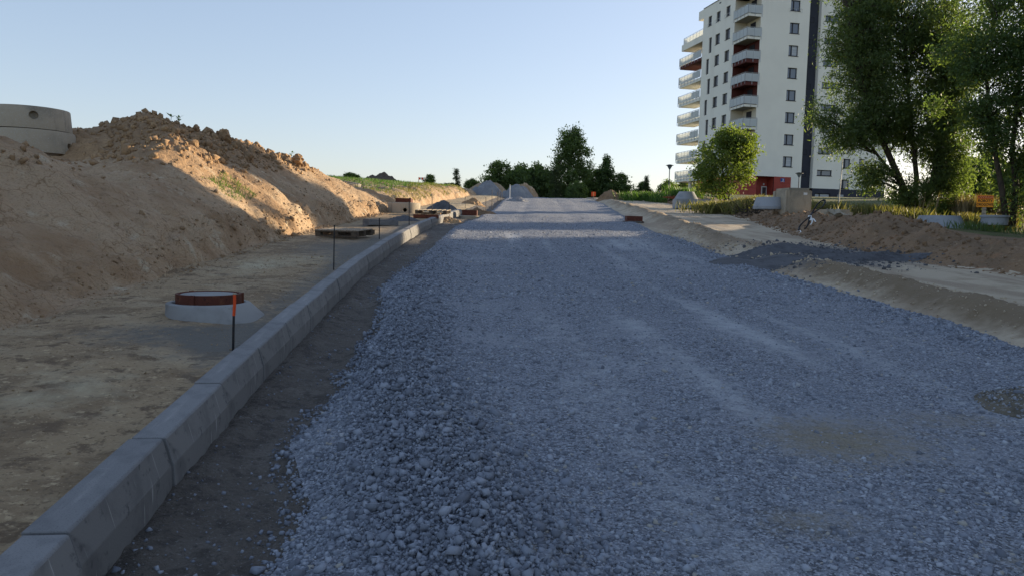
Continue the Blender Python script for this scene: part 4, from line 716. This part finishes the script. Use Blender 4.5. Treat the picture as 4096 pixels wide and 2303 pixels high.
# tall box chamber with a recessed rim, its sunlit end to the right
def chamber(px0, px1, pyb, pyt, y, dep, label, rz, h=None):
    A = at(px0, pyb, y); B = at(px1, pyb, y); w = (B.x-A.x)*.86; zt = at((px0+px1)/2, pyt, y).z; h = h or zt-A.z
    t = tag(empty('concrete_chamber', ((A.x+B.x)/2-.05, y+dep/2, A.z), rz), label, 'concrete chamber'); e = .05
    MB().box(-w/2+e, w/2-e, -dep/2+e, dep/2-e, h-.08, h).build('rim', m_conc, t, bevel=.008)
    MB().box(-w/2, w/2, -dep/2, dep/2, 0, h-.081).build('shell', m_conc, t, bevel=.012)
    for sx in (-1, 1): MB().box(sx*w/2 if sx > 0 else -w/2-.05, w/2+.05 if sx > 0 else -w/2, -dep/2+.02, -dep/2+.16, 0, h-.10).build('edge_rib', m_conc, t, bevel=.008)
    for sx in (-1, 1): MB().box(w/2 if sx > 0 else -w/2-.05, w/2+.05 if sx > 0 else -w/2, dep/2-.16, dep/2-.02, 0, h-.10).build('edge_rib', m_conc, t, bevel=.008)
    return t, w, h
t, w, h = chamber(1971, 2042, 540, 473, 29, 1.15, 'tall grey concrete box chamber standing behind the soil ridge', .12)
o = MB().box(w*.18, w*.34, -.003, 0, h-.26, h-.17).build('label_sticker', m_white, t); o.location = (0, -1.15/2-.001, 0)
chamber(2073, 2148, 548, 527, 27.5, 1.1, 'low concrete chamber lid sunk behind the ridge, right of the tall box', .1)
o = MB(); q = at(2118, 530, 24)
# crumpled grey plastic sheet on the crest of the ridge
gx, gy = np.meshgrid(np.linspace(-.34, .34, 22), np.linspace(-.25, .25, 16)); V = np.stack([gx, gy, .10*fbm(gx*6, gy*6, 3, 500)+.05*fbm(gx*15, gy*15, 2, 501)+.06], -1).reshape(-1, 3); idx = np.arange(22*16).reshape(16, 22)
q = at(2113, 537, 21.5); so = mesh_np('plastic_sheet', V, np.stack([idx[:-1, :-1], idx[:-1, 1:], idx[1:, 1:], idx[1:, :-1]], -1).reshape(-1, 4), m_conc); so.location = (q.x, 21.5, gz(q.x, 21.5)+.02); so.rotation_euler = (.3, .2, .4); so.modifiers.new('s', 'SOLIDIFY').thickness = .006; tag(so, 'crumpled grey sheet on the ridge crest before the low chamber', 'plastic sheet')
# brushwood
q = place(1885, 522, 33); t = tag(empty('brushwood', q), 'pile of dry brown branches left of the grey cone', 'branches'); mb = MB(); r = random.Random(4)
for i in range(70):
    a = Vector((r.gauss(0, .55), r.gauss(0, .3), r.uniform(.02, .3))); d = Vector((r.uniform(-1, 1), r.uniform(-.6, .6), r.uniform(-.15, .45))).normalized()*r.uniform(.3, .8); MB().tube([a, a+d*.5+Vector((0, 0, r.uniform(-.05, .08))), a+d], [.014, .010, .004], 5).build('branch', m_bark, t)
for i in range(5):
    q = place(1688+i*6, 500+i*1.5, 47); o = MB().box(-.55, .55, -.07, .07, 0, .04).build('plank', m_redboard); o.location = (q.x, 47-i*.25, at(1690, 499, 47).z-.03+i*.01); o.rotation_euler = (.05*i, .12, .25+.05*i); tag(o, 'reddish plank on the soil ridge, %s of five by the green grass' % ('lowest', 'second', 'middle', 'fourth', 'uppermost')[i], 'plank', 'planks left on the soil ridge')
# black cable loop tied with white tape
cp = [(600, 790), (612, 720), (660, 640), (750, 555), (840, 480), (895, 410), (955, 335), (1010, 240), (1080, 130), (1150, 55), (1230, 15), (1280, 30), (1280, 90), (1225, 170), (1130, 250), (1030, 310), (965, 350), (915, 400), (880, 470), (865, 580), (830, 670), (760, 755)]
def cpt(x, y_, i): d = ray(3100+x/6.44, 800+y_/6.44, True); yy = 20.9+1.0*(790-y_)/790+.05*math.sin(i*1.3); return Vector((d.x*yy, yy, d.z*yy+ZE))
pts = [cpt(x, y_, i) for i, (x, y_) in enumerate(cp)]; base = Vector((pts[0].x, pts[0].y, gz(pts[0].x, pts[0].y))); t = tag(empty('cable', base), 'black cable coil tied with white tape standing on the soil ridge', 'cable')
sm = [pts[i]+(pts[i+1]-pts[i])*f for i in range(len(pts)-1) for f in (0, .33, .66)]+[pts[-1]]
for off, nm in ((0, 'cable_loop'), (.035, 'cable_loop')): MB().tube([q-base+Vector((off, off, off*.5)) for q in sm], .016, 8).build(nm, m_black, t, smooth=True)
def tape(pp, w): 
    P = [cpt(x, y_, 0)-base+Vector((0, -.04, 0)) for x, y_ in pp]; vs = []; 
    for q in P: vs += [q+Vector((-w/2, 0, 0)), q+Vector((w/2, .01, .01))]
    o = MB().add(vs, [(2*i, 2*i+1, 2*i+3, 2*i+2) for i in range(len(P)-1)]).build('tape', m_white, t); o.modifiers.new('s', 'SOLIDIFY').thickness = .003
tape([(880, 410), (885, 460), (905, 530)], .10); tape([(925, 475), (985, 500), (1035, 570)], .035); tape([(950, 510), (940, 590), (900, 645)], .04); tape([(610, 790), (575, 805), (540, 825)], .03); tape([(635, 790), (655, 835), (600, 870)], .03)

# ------------------------------------------------------------------ lettering
def text(name, body, size, m, parent, loc, rot=(math.pi/2, 0, 0), bold=.012, align='CENTER', xs=1):
    cu = bpy.data.curves.new(name, 'FONT'); cu.body = body; cu.size = size; cu.align_x = align; cu.align_y = 'CENTER'; cu.extrude = .001; cu.offset = bold*size
    o = bpy.data.objects.new(name, cu); COL.objects.link(o); bpy.context.view_layer.update(); me = bpy.data.meshes.new_from_object(o.evaluated_get(bpy.context.evaluated_depsgraph_get())); bpy.data.objects.remove(o)
    me.materials.clear(); me.materials.append(m); o = bpy.data.objects.new(name, me); COL.objects.link(o); o.parent = parent; o.location = loc; o.rotation_euler = rot; o.scale = (xs, 1, 1); return o
m_sign = mat('sign_orange', (.95, .34, .02), rough=.5); m_signred = mat('sign_red', (.52, .035, .012), rough=.5); m_ink = mat('sign_ink', (.02, .012, .01), rough=.5); m_pale = mat('sign_pale', (.85, .36, .12), rough=.5); m_blue = mat('sign_blue', (.02, .06, .25), rough=.5)
ys_ = 29.0; a = at(2457.5, 521, ys_); b = at(2497, 492, ys_); sw = b.x-a.x; sh_ = b.z-a.z; cx = (a.x+b.x)/2; g0 = gz(cx, ys_)
t = tag(empty('warning_sign', (cx, ys_, g0), -.30), 'orange road works board lettered UWAGA ROBOTY DROGOWE on a post', 'sign'); zb = a.z-g0
MB().box(-sw/2, sw/2, -.012, .012, zb, zb+sh_).build('board', m_sign, t, bevel=.003); MB().box(-.065, .065, .0125, .09, -.3, zb+sh_*.85).build('post', m_wood, t, bevel=.004)
MB().box(-sw*.46, sw*.46, -.0145, -.0125, zb+sh_*.70, zb+sh_*.95).build('red_band', m_signred, t)
text('lettering', 'UWAGA', sh_*.27, m_pale, t, (0, -.016, zb+sh_*.825), xs=1.15, bold=.02); text('lettering', 'ROBOTY', sh_*.29, m_ink, t, (0, -.0145, zb+sh_*.52), bold=.025, xs=.92); text('lettering', 'DROGOWE', sh_*.29, m_ink, t, (0, -.0145, zb+sh_*.20), bold=.025, xs=.80)
# small orange board on the far road, striped barrier board on the bank
q = at(1492, 506, 70); t = tag(empty('marker_board', (q.x, 70, gz(q.x, 70))), 'small orange marker board with pale stripe on a post, far end of the road', 'sign'); z1 = at(1492, 483, 70).z-t.location.z
MB().box(-.2, .2, -.02, .02, z1-.4, z1).build('board', m_orange, t); MB().box(-.035, .035, -.024, -.0205, z1-.37, z1-.03).build('stripe', m_pale, t); MB().box(-.04, .04, .021, .08, -.3, z1-.1).build('post', m_wood, t)
q = at(1060, 480, 52); t = tag(empty('barrier_board', (q.x, 52, gz(q.x, 52))), 'red and white striped barrier board on two thin posts', 'barrier'); zt = at(1060, 447, 52).z-t.location.z; wd = 15*52/1912
for i in range(4): MB().box(-wd/2+i*wd/4, -wd/2+(i+1)*wd/4-.001, -.012, .012, zt-.15, zt).build('stripe', (m_orange, m_white)[i % 2], t)
for sx in (-1, 1): MB().box(sx*wd/2-.02, sx*wd/2+.02, .013, .05, -.4, zt+.02).build('post', m_wood, t)
q = at(1282, 491, 66); o = MB().tube([(0, 0, -.2), (0, 0, .0), (0, 0, at(1282, 465, 66).z-gz(q.x, 66))], .035, 8).build('marker_post', m_white); o.location = (q.x, 66, gz(q.x, 66)); tag(o, 'short white post standing behind the right gravel heap', 'post')
def pole_at(name, px, pyb, px2, pyt, y, r, m, label, cat): a = at(px, pyb, y); b = at(px2, pyt, y); z = gz(a.x, y); t = tag(empty(name, (a.x, y, z)), label, cat); return t, b-Vector((a.x, y, z))
def lamp(px, pyb, pyt, y, label, pm, dpx=4):
    t, d = pole_at('street_lamp', px, pyb, px+2, pyt, y, .05, pm, label, 'street lamp'); d = Vector((0, 0, d.z)); t['group'] = 'street lamps around the apartment block'
    MB().tube([(0, 0, -.2), (0, 0, d.z*.35), (0, 0, d.z*.36), (0, 0, d.z-.55)], [.075, .07, .05, .045], 10).build('post', pm, t)
    h = MB().lathe([(.06, d.z-.56), (.09, d.z-.5), (.30, d.z-.14), (.30, d.z-.10)], 18).build('lantern', m_pane, t); MB().lathe([(.001, d.z), (.14, d.z-.02), (.42, d.z-.10), (.42, d.z-.13), (.301, d.z-.13)], 18).build('cap', m_frame, t)
m_lpost = mat('lamp_post_grey', (.36, .37, .37), rough=.6); m_lpostd = mat('lamp_post_dark', (.10, .10, .11), rough=.6)
lamp(1681, 495, 414, 82, 'dark street lamp left of the lowest balconies', m_lpostd); lamp(2006, 505, 434, 84, 'slim street lamp before the white facade, above the concrete box', m_lpostd); lamp(2361, 535, 456, 58, 'pale street lamp at the right of the willow', m_lpost)
t, d = pole_at('leaning_pole', 2107, 525, 2119, 400, 46, .03, m_white, 'slanting slim whitish pole before the dark base wall', 'pole'); MB().tube([(0, 0, -.2), d*.5, d], [.04, .033, .025], 8).build('shaft', m_lpost, t); MB().tube([d*.52, d*.70], .037, 8).build('sleeve', m_white, t)
t, d = pole_at('parking_sign', 1658, 498, 1658, 484, 80, .03, m_white, 'small blue and white sign plate left of the lamp', 'sign'); MB().tube([(0, 0, -.1), (0, .03, d.z)], .03, 6).build('post', m_lpostd, t); MB().box(-.18, .18, -.03, 0, d.z-.5, d.z+.1).build('plate', m_blue, t); MB().box(-.09, .09, -.033, -.0305, d.z-.42, d.z-.02).build('symbol', m_white, t)

# ------------------------------------------------------------------ the block of flats
BA = math.radians(12.5); ZB = 4.2; TOP = 30.3-ZB
bld = tag(empty('apartment_building', (27.89, 94.78, ZB+ZE), BA), 'white nine storey apartment block with corner balconies and red entrance', 'building')
FK = [7.6-ZB+2.72*k for k in range(8)]
def facade(u0, u1, z0, z1, holes, depth, side):
    """plane with rectangular holes and reveals; side 'A' (y = 0) or 'B' (x = 0)"""
    us = sorted({u0, u1, *[h[i] for h in holes for i in (0, 1)]}); zs = sorted({z0, z1, *[h[i] for h in holes for i in (2, 3)]}); mb = MB()
    P = (lambda u, d, z: (u, d, z)) if side == 'A' else (lambda u, d, z: (d, u, z))
    for a, b in zip(us[:-1], us[1:]):
        for c, d in zip(zs[:-1], zs[1:]):
            m, n = (a+b)/2, (c+d)/2
            if not any(h[0] < m < h[1] and h[2] < n < h[3] for h in holes): mb.add([P(a, 0, c), P(b, 0, c), P(b, 0, d), P(a, 0, d)], [(0, 1, 2, 3)])
    for h in holes:
        if len(h) > 4 and h[4] == 0: continue
        a, b, c, d = h[:4]; D = h[4] if len(h) > 4 else depth
        for q in (((a, c), (b, c)), ((b, c), (b, d)), ((b, d), (a, d)), ((a, d), (a, c))): mb.add([P(q[0][0], 0, q[0][1]), P(q[1][0], 0, q[1][1]), P(q[1][0], D, q[1][1]), P(q[0][0], D, q[0][1])], [(0, 1, 2, 3)])
    return mb
_wm = {}
def window(side, u0, u1, z0, z1, split=.33, pm=None, off=(0, 0), blind=False, sill=True):
    w = u1-u0; h = z1-z0; key = (round(w, 2), round(h, 2), split)
    if key not in _wm:
        e = .095; mb = MB().box(0, w, 0, .06, 0, e).box(0, w, 0, .06, h-e, h).box(0, e, 0, .06, e, h-e).box(w-e, w, 0, .06, e, h-e); ms = [e, w-e]
        if split: mb.box(w*split-.075, w*split+.075, 0, .06, e, h-e); ms = [e, w*split-.075, w*split+.075, w-e]
        fm = mb.mesh('window', m_frame); pm_ = []
        for i in range(0, len(ms), 2): a, b = ms[i], ms[i+1]; pm_.append((a, MB().add([(0, 0, 0), (b-a, 0, 0), (b-a, 0, h-2*e), (0, 0, h-2*e)], [(0, 1, 2, 3)])))
        pms = [(a, mb2.mesh('pane', m_pane)) for a, mb2 in pm_]; sl = MB().box(-.06, w+.06, -.17, 0, -.05, 0).mesh('sill', m_frame); _wm[key] = (fm, pms, sl)
    fm, pms, sl = _wm[key]; o = bpy.data.objects.new('window', fm); COL.objects.link(o); o.parent = bld
    if side == 'A': o.location = (u0+off[0], .13+off[1], z0)
    else: o.location = (.13, u1, z0); o.rotation_euler = (0, 0, -math.pi/2)
    for i, (a, me) in enumerate(pms):
        p = bpy.data.objects.new('pane', me); COL.objects.link(p); p.parent = o; p.location = (a, .035, .095)
        mm = pm or (m_blind if blind and i == len(pms)-1 else m_pane)
        if mm is not m_pane: p.material_slots[0].link = 'OBJECT'; p.material_slots[0].material = mm
    if sill: q = bpy.data.objects.new('sill', sl); COL.objects.link(q); q.parent = o
    return o
WH = 2.42
# facade A, left of the slot
hA = [(0, 1.7, f, f+WH, 0) for f in FK]+[(5.7, 7.0, f+.75, f+2.06) for f in FK]+[(0, 6.95, -.5, 7.1-ZB, 0)]
facade(0, 8.35, -.5, TOP, hA, .2, 'A').build('wall', m_render, bld)
for k, f in enumerate(FK): window('A', 5.7, 7.0, f+.75, f+2.06, blind=k in (0, 5))
# red ground floor with door recess and cladding panels
rz = [-.5, .45, 1.42, 2.1, 2.9]; mbp = []
for (a, b) in ((0, 1.1), (1.1, 2.2), (4.6, 5.78), (5.78, 6.95)):
    for c, d in zip(rz[:-1], rz[1:]):
        MB().box(a+.008, b-.008, -.02, .04, c+.008, d-.008 if d < 2.9 else 2.897).build('cladding_panel', m_red, bld)
MB().box(0, 6.95, .045, .12, -.5, 2.9).add([], []).build('wall', m_maroon, bld) if False else None
for bx_ in ((0, 2.2), (4.6, 6.95)): MB().box(bx_[0]+.002, bx_[1]-.002, .045, .2, -.5, 2.895).build('wall', m_maroon, bld)
MB().add([(2.2, .2, -.5), (2.2, 1.5, -.5), (2.2, 1.5, 2.9), (2.2, .2, 2.9), (4.6, .2, -.5), (4.6, 1.5, -.5), (4.6, 1.5, 2.9), (4.6, .2, 2.9)], [(0, 1, 2, 3), (4, 7, 6, 5), (1, 5, 6, 2), (3, 2, 6, 7)]).build('entrance_recess', m_red, bld)
dr = MB().box(3.75, 4.5, 1.42, 1.49, -.3, 1.75).build('door', m_white, bld); MB().box(3.87, 4.4, 1.405, 1.419, -.2, 1.62).build('pane', m_pane2, dr)
MB().lathe([(.001, 0), (.11, 0), (.11, .05), (.001, .05)], 16, 4.05, 0).build('door_lamp', m_white, bld).matrix_local = Matrix.Translation((0, 1.46, 2.0)) @ Matrix.Rotation(math.pi/2, 4, 'X')
MB().box(2.35, 2.75, 1.46, 1.49, .95, 1.1).build('letter_plate', m_lpost, bld)
np_ = MB().box(5.5, 6.05, -.05, -.025, 2.2, 2.72).build('number_plate', m_blue, bld); text('lettering', '3', .42, m_white, np_, (5.82, -.054, 2.48), bold=.02); MB().box(5.52, 6.03, -.053, -.0505, 2.21, 2.27).build('red_strip', m_signred, np_); MB().box(5.52, 6.03, -.053, -.0505, 2.275, 2.30).build('white_strip', m_white, np_)
# dark slot and right wing
MB().add([(8.35, .57, -.5), (9.95, .57, -.5), (9.95, .57, TOP), (8.35, .57, TOP)], [(0, 1, 2, 3)]).add([(8.35, 0, -.5), (8.35, .57, -.5), (8.35, .57, TOP), (8.35, 0, TOP)], [(0, 1, 2, 3)]).build('slot_wall', m_slate, bld)
for k in range(8): window('A', 8.72, 9.36, 8.19-ZB-.02+2.72*k-.9, 8.19-ZB-.02+2.72*k-.18, split=0, off=(0, .42), sill=False)
MB().add([(9.95, 0, 5.84-ZB), (9.95, .57, 5.84-ZB), (9.95, .57, TOP), (9.95, 0, TOP)], [(0, 1, 2, 3)]).build('return_wall', m_render, bld)
hR = []
for k in range(8):
    z = 2.72*k; hR.append((10.56, 12.67, 7.45-ZB+z, 8.19-ZB+z)); hR.append((14.2, 15.25, 8.54-ZB+z-(0 if k else 0), 9.72-ZB+z)); hR.append((16.5, 17.3, 8.59-ZB+z, 9.78-ZB+z))
hR.append((14.05, 15.25, 5.92-ZB, 7.08-ZB))
facade(9.95, 20.5, 5.84-ZB, TOP, hR, .2, 'A').build('wall', m_render, bld)
for h in hR: window('A', *h[:4], split=.33 if h[1]-h[0] > 1 else 0)
hS = [(10.44, 12.65, 4.62-ZB, 5.24-ZB), (17.6, 18.4, 4.3-ZB, 4.95-ZB)]
fs = facade(9.95, 20.5, -.6, 5.84-ZB, hS, .2, 'A').build('base_wall', m_slate, bld); fs.location = (0, -.02, 0)
for h in hS: window('A', *h[:4], pm=m_blind, sill=False)
MB().box(13.6, 14.3, -.35, -.03, -.2, .95).build('meter_cabinet', m_lpost, bld)
# facade B with corner loggias and far loggias
cola = {k: (9.35, 10.15) if k % 2 == 0 else (9.95, 10.75) for k in range(7)}; hB = []
for k, f in enumerate(FK):
    hB.append((0, 3.3, f, f+WH, 0))
    if k < 7: hB += [(4.4, 5.65, f+.73, f+2.07), (7.1, 8.35, f+.73, f+2.07), (*cola[k], f+.02, f+2.06)]; hB.append((12.1, 15.3, f, f+WH, 0))
    else: hB += [(4.6, 5.66, f+.95, f+2.22), (7.2, 8.28, f+.95, f+2.22), (9.6, 10.6, f+.95, f+2.22)]
hB.append((0, 12.05, -.5, 7.1-ZB, 0)); hB.append((12.05, 15.3, -.5, FK[0]-.5, 0))
hB.append((12.05, 15.3, FK[7]+.3, TOP, 0))
facade(0, 15.3, -.5, TOP, hB, .2, 'B').build('wall', m_render, bld)
MB().add([(-.004, 0, -.5), (-.004, 12.05, -.5), (-.004, 12.05, 7.1-ZB), (-.004, 0, 7.1-ZB)], [(0, 1, 2, 3)]).build('wall', m_red, bld)
for k, f in enumerate(FK):
    if k < 7: window('B', 4.4, 5.65, f+.73, f+2.07, pm=m_pane2); window('B', 7.1, 8.35, f+.73, f+2.07, pm=m_pane2); wn_ = window('B', *cola[k], f+.02, f+2.06, split=0, pm=m_pane2, sill=False); g_ = [(-.12, *cola[k], f-.12, f+1.0)]
    else:
        for a, b in ((4.6, 5.66), (7.2, 8.28), (9.6, 10.6)): window('B', a, b, f+.95, f+2.22, pm=m_pane2)
        for a, b in ((4.6, 5.66), (7.2, 8.28), (9.6, 10.6)):
            r = MB().tube([(-.14, a-.15, f+1.22), (-.14, b+.15, f+1.22)], .02, 6)
            for yy in (a-.13, (a+b)/2, b+.13): r.tube([(-.14, yy, f+.8), (-.14, yy, f+1.22)], .015, 5).tube([(-.14, yy, f+.82), (.01, yy, f+.82)], .012, 5)
            r.build('window_rail', m_rail, bld)
        r = MB().tube([(5.5, -.14, f+1.02), (7.2, -.14, f+1.02)], .02, 6)
        for xx in (5.52, 6.35, 7.18): r.tube([(xx, -.14, f+.6), (xx, -.14, f+1.02)], .015, 5).tube([(xx, -.14, f+.62), (xx, .01, f+.62)], .012, 5)
        r.build('window_rail', m_rail, bld)
_pm = {}
def pane(parent, p, q, z0, z1):
    """upright glass sheet from p to q (x, y)"""
    L = math.hypot(q[0]-p[0], q[1]-p[1]); key = (round(L, 2), round(z1-z0, 2))
    if key not in _pm: _pm[key] = MB().box(0, L, -.008, .008, 0, z1-z0).mesh('glass_pane', m_bglass)
    o = bpy.data.objects.new('glass_pane', _pm[key]); COL.objects.link(o); o.parent = parent; o.location = (p[0], p[1], z0); o.rotation_euler = (0, 0, math.atan2(q[1]-p[1], q[0]-p[0]))
def balustrade(parent, path, f, step, z0=.06, z1=1.0, rail=1.1, foot=-.32):
    mb = MB()
    for (a, b) in zip(path[:-1], path[1:]):
        L = math.hypot(b[0]-a[0], b[1]-a[1]); n = max(1, round(L/step)); d = ((b[0]-a[0])/L, (b[1]-a[1])/L)
        mb.tube([(a[0], a[1], f+rail), (b[0], b[1], f+rail)], .03, 6)
        for i in range(n+1): x = a[0]+d[0]*L*i/n; y_ = a[1]+d[1]*L*i/n; mb.box(x-.022, x+.022, y_-.022, y_+.022, f+foot, f+rail)
        for i in range(n): pane(parent, (a[0]+d[0]*(L*i/n+.03), a[1]+d[1]*(L*i/n+.03)), (a[0]+d[0]*(L*(i+1)/n-.03), a[1]+d[1]*(L*(i+1)/n-.03)), f+z0, f+z1)
    mb.build('railing', m_rail, parent)
for k, f in enumerate(FK):
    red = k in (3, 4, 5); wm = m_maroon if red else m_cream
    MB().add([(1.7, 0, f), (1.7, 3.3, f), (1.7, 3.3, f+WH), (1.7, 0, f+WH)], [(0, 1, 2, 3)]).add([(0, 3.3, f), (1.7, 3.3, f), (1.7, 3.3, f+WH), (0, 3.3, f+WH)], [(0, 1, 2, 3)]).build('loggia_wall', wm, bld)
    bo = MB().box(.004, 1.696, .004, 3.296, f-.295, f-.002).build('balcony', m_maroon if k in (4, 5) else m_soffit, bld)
    if k in (4, 5): MB().box(-.012, 0-.003, -.012, 3.3, f-.42, f-.002).box(-.003, 1.7, -.012, -.003, f-.42, f-.002).build('slab_edge', m_maroon, bo)
    w_ = MB().box(1.64, 1.69, 1.1, 2.3, f+.02, f+2.1).build('balcony_door', m_frame, bo); MB().box(1.63, 1.639, 1.2, 1.66, f+.12, f+2.0).build('pane', m_pane2, w_) if False else None
    balustrade(bo, [(-.09, 3.42), (-.09, -.09), (1.82, -.09)], f, .86)
for k in range(7):
    f = FK[k]; red = k in (5, 6)
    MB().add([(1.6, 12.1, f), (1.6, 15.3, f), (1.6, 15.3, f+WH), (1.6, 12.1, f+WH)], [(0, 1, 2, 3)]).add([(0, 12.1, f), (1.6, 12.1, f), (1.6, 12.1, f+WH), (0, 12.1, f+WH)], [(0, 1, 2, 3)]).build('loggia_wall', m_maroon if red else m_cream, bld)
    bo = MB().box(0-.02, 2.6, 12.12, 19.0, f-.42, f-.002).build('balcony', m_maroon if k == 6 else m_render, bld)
    MB().box(1.53, 1.59, 12.5, 13.4, f+.02, f+2.1).build('balcony_door', m_frame, bo)
    balustrade(bo, [(-.10, 12.12), (-.10, 19.08), (2.66, 19.08), (2.66, 15.5)], f, .98)
# terrace, roofs and the walls out of sight
f = FK[7]; tb = MB().box(-.02, 5.2, 12.12, 18.7, 26.04-ZB, 26.9-ZB).build('terrace', m_render, bld); balustrade(tb, [(.05, 12.15), (.05, 18.2), (5.1, 18.2)], f-.02, .98, 0.28, 1.0, 1.13, .25)
MB().add([(0, 12.05, f-.1), (20.5, 12.05, f-.1), (20.5, 12.05, TOP), (0, 12.05, TOP)], [(0, 1, 2, 3)]).add([(1.6, 15.3, -.5), (20.5, 15.3, -.5), (20.5, 15.3, f+.3), (1.6, 15.3, f+.3)], [(0, 1, 2, 3)]).add([(20.5, 0, -.5), (20.5, 15.3, -.5), (20.5, 15.3, f+.3), (20.5, 0, f+.3)], [(0, 1, 2, 3)]).add([(20.5, 0, f+.3), (20.5, 12.05, f+.3), (20.5, 12.05, TOP), (20.5, 0, TOP)], [(0, 1, 2, 3)]).build('rear_wall', m_render, bld)
MB().add([(5.2, 12.05, f+.25), (20.5, 12.05, f+.25), (20.5, 15.3, f+.25), (5.2, 15.3, f+.25)], [(0, 1, 2, 3)]).build('lower_roof', m_roofing, bld)
rf = MB().box(-.05, 20.55, -.05, 12.1, TOP+.002, TOP+.09).build('roof', m_roofing, bld); MB().box(.02, 6, 12.06, 13.6, 29.12-ZB, TOP).build('canopy', m_render, rf)
MB().box(-.03, -.004, 7.15, 7.6, 29.78-ZB, 29.95-ZB).build('vent', m_frame, bld)
# ground floor terrace at the far side
MB().box(-1.0, 3, 12.4, 19.2, -.6, 5.55-ZB).build('terrace_base', m_slate, bld); r = MB().tube([(-1.0, 12.4, 5.9-ZB), (-1.0, 19.2, 5.9-ZB)], .04, 6).tube([(-1.0, 12.4, 5.7-ZB), (-1.0, 19.2, 5.7-ZB)], .03, 6)
for i in range(8): r.tube([(-1.0, 12.5+i*.95, 5.5-ZB), (-1.0, 12.5+i*.95, 5.9-ZB)], .025, 5)
r.build('terrace_rail', m_rail, bld); MB().box(.3, 1.0, 14.6, 15.3, 5.55-ZB, FK[0]-.42).build('pillar', m_cream, bld); MB().box(1.6, 20, 12.2, 15.2, 5.56-ZB, FK[0]-.43).build('wall', m_cream, bld)
# pink tinted railing before the entrance
M = Matrix.Translation((27.89, 94.78, 0)) @ Matrix.Rotation(BA, 4, 'Z'); a = M @ Vector((-.6, -4.5, 0)); t = tag(empty('railing', (a.x, a.y, at(1900, 500, a.y).z-.75), BA), 'low metal railing in front of the red entrance', 'railing'); zt = 1.05
m_prail = mat('pink_steel', (.50, .36, .34), rough=.5)
MB().tube([(0, 0, zt), (3.6, 0, zt)], .03, 6).tube([(0, 0, zt-.14), (3.6, 0, zt-.14)], .02, 6).build('handrail', m_prail, t)
pme = MB().tube([(0, 0, -.5), (0, 0, zt)], .028, 6).mesh('post', m_prail); bme = MB().tube([(0, 0, -.2), (0, 0, zt-.14)], .012, 5).mesh('baluster', m_prail)
for i in range(5): o = bpy.data.objects.new('post', pme); COL.objects.link(o); o.parent = t; o.location = (i*.9, 0, 0)
for i in range(31):
    if i*.12 % .9 > .05: o = bpy.data.objects.new('baluster', bme); COL.objects.link(o); o.parent = t; o.location = (i*.12, 0, 0)
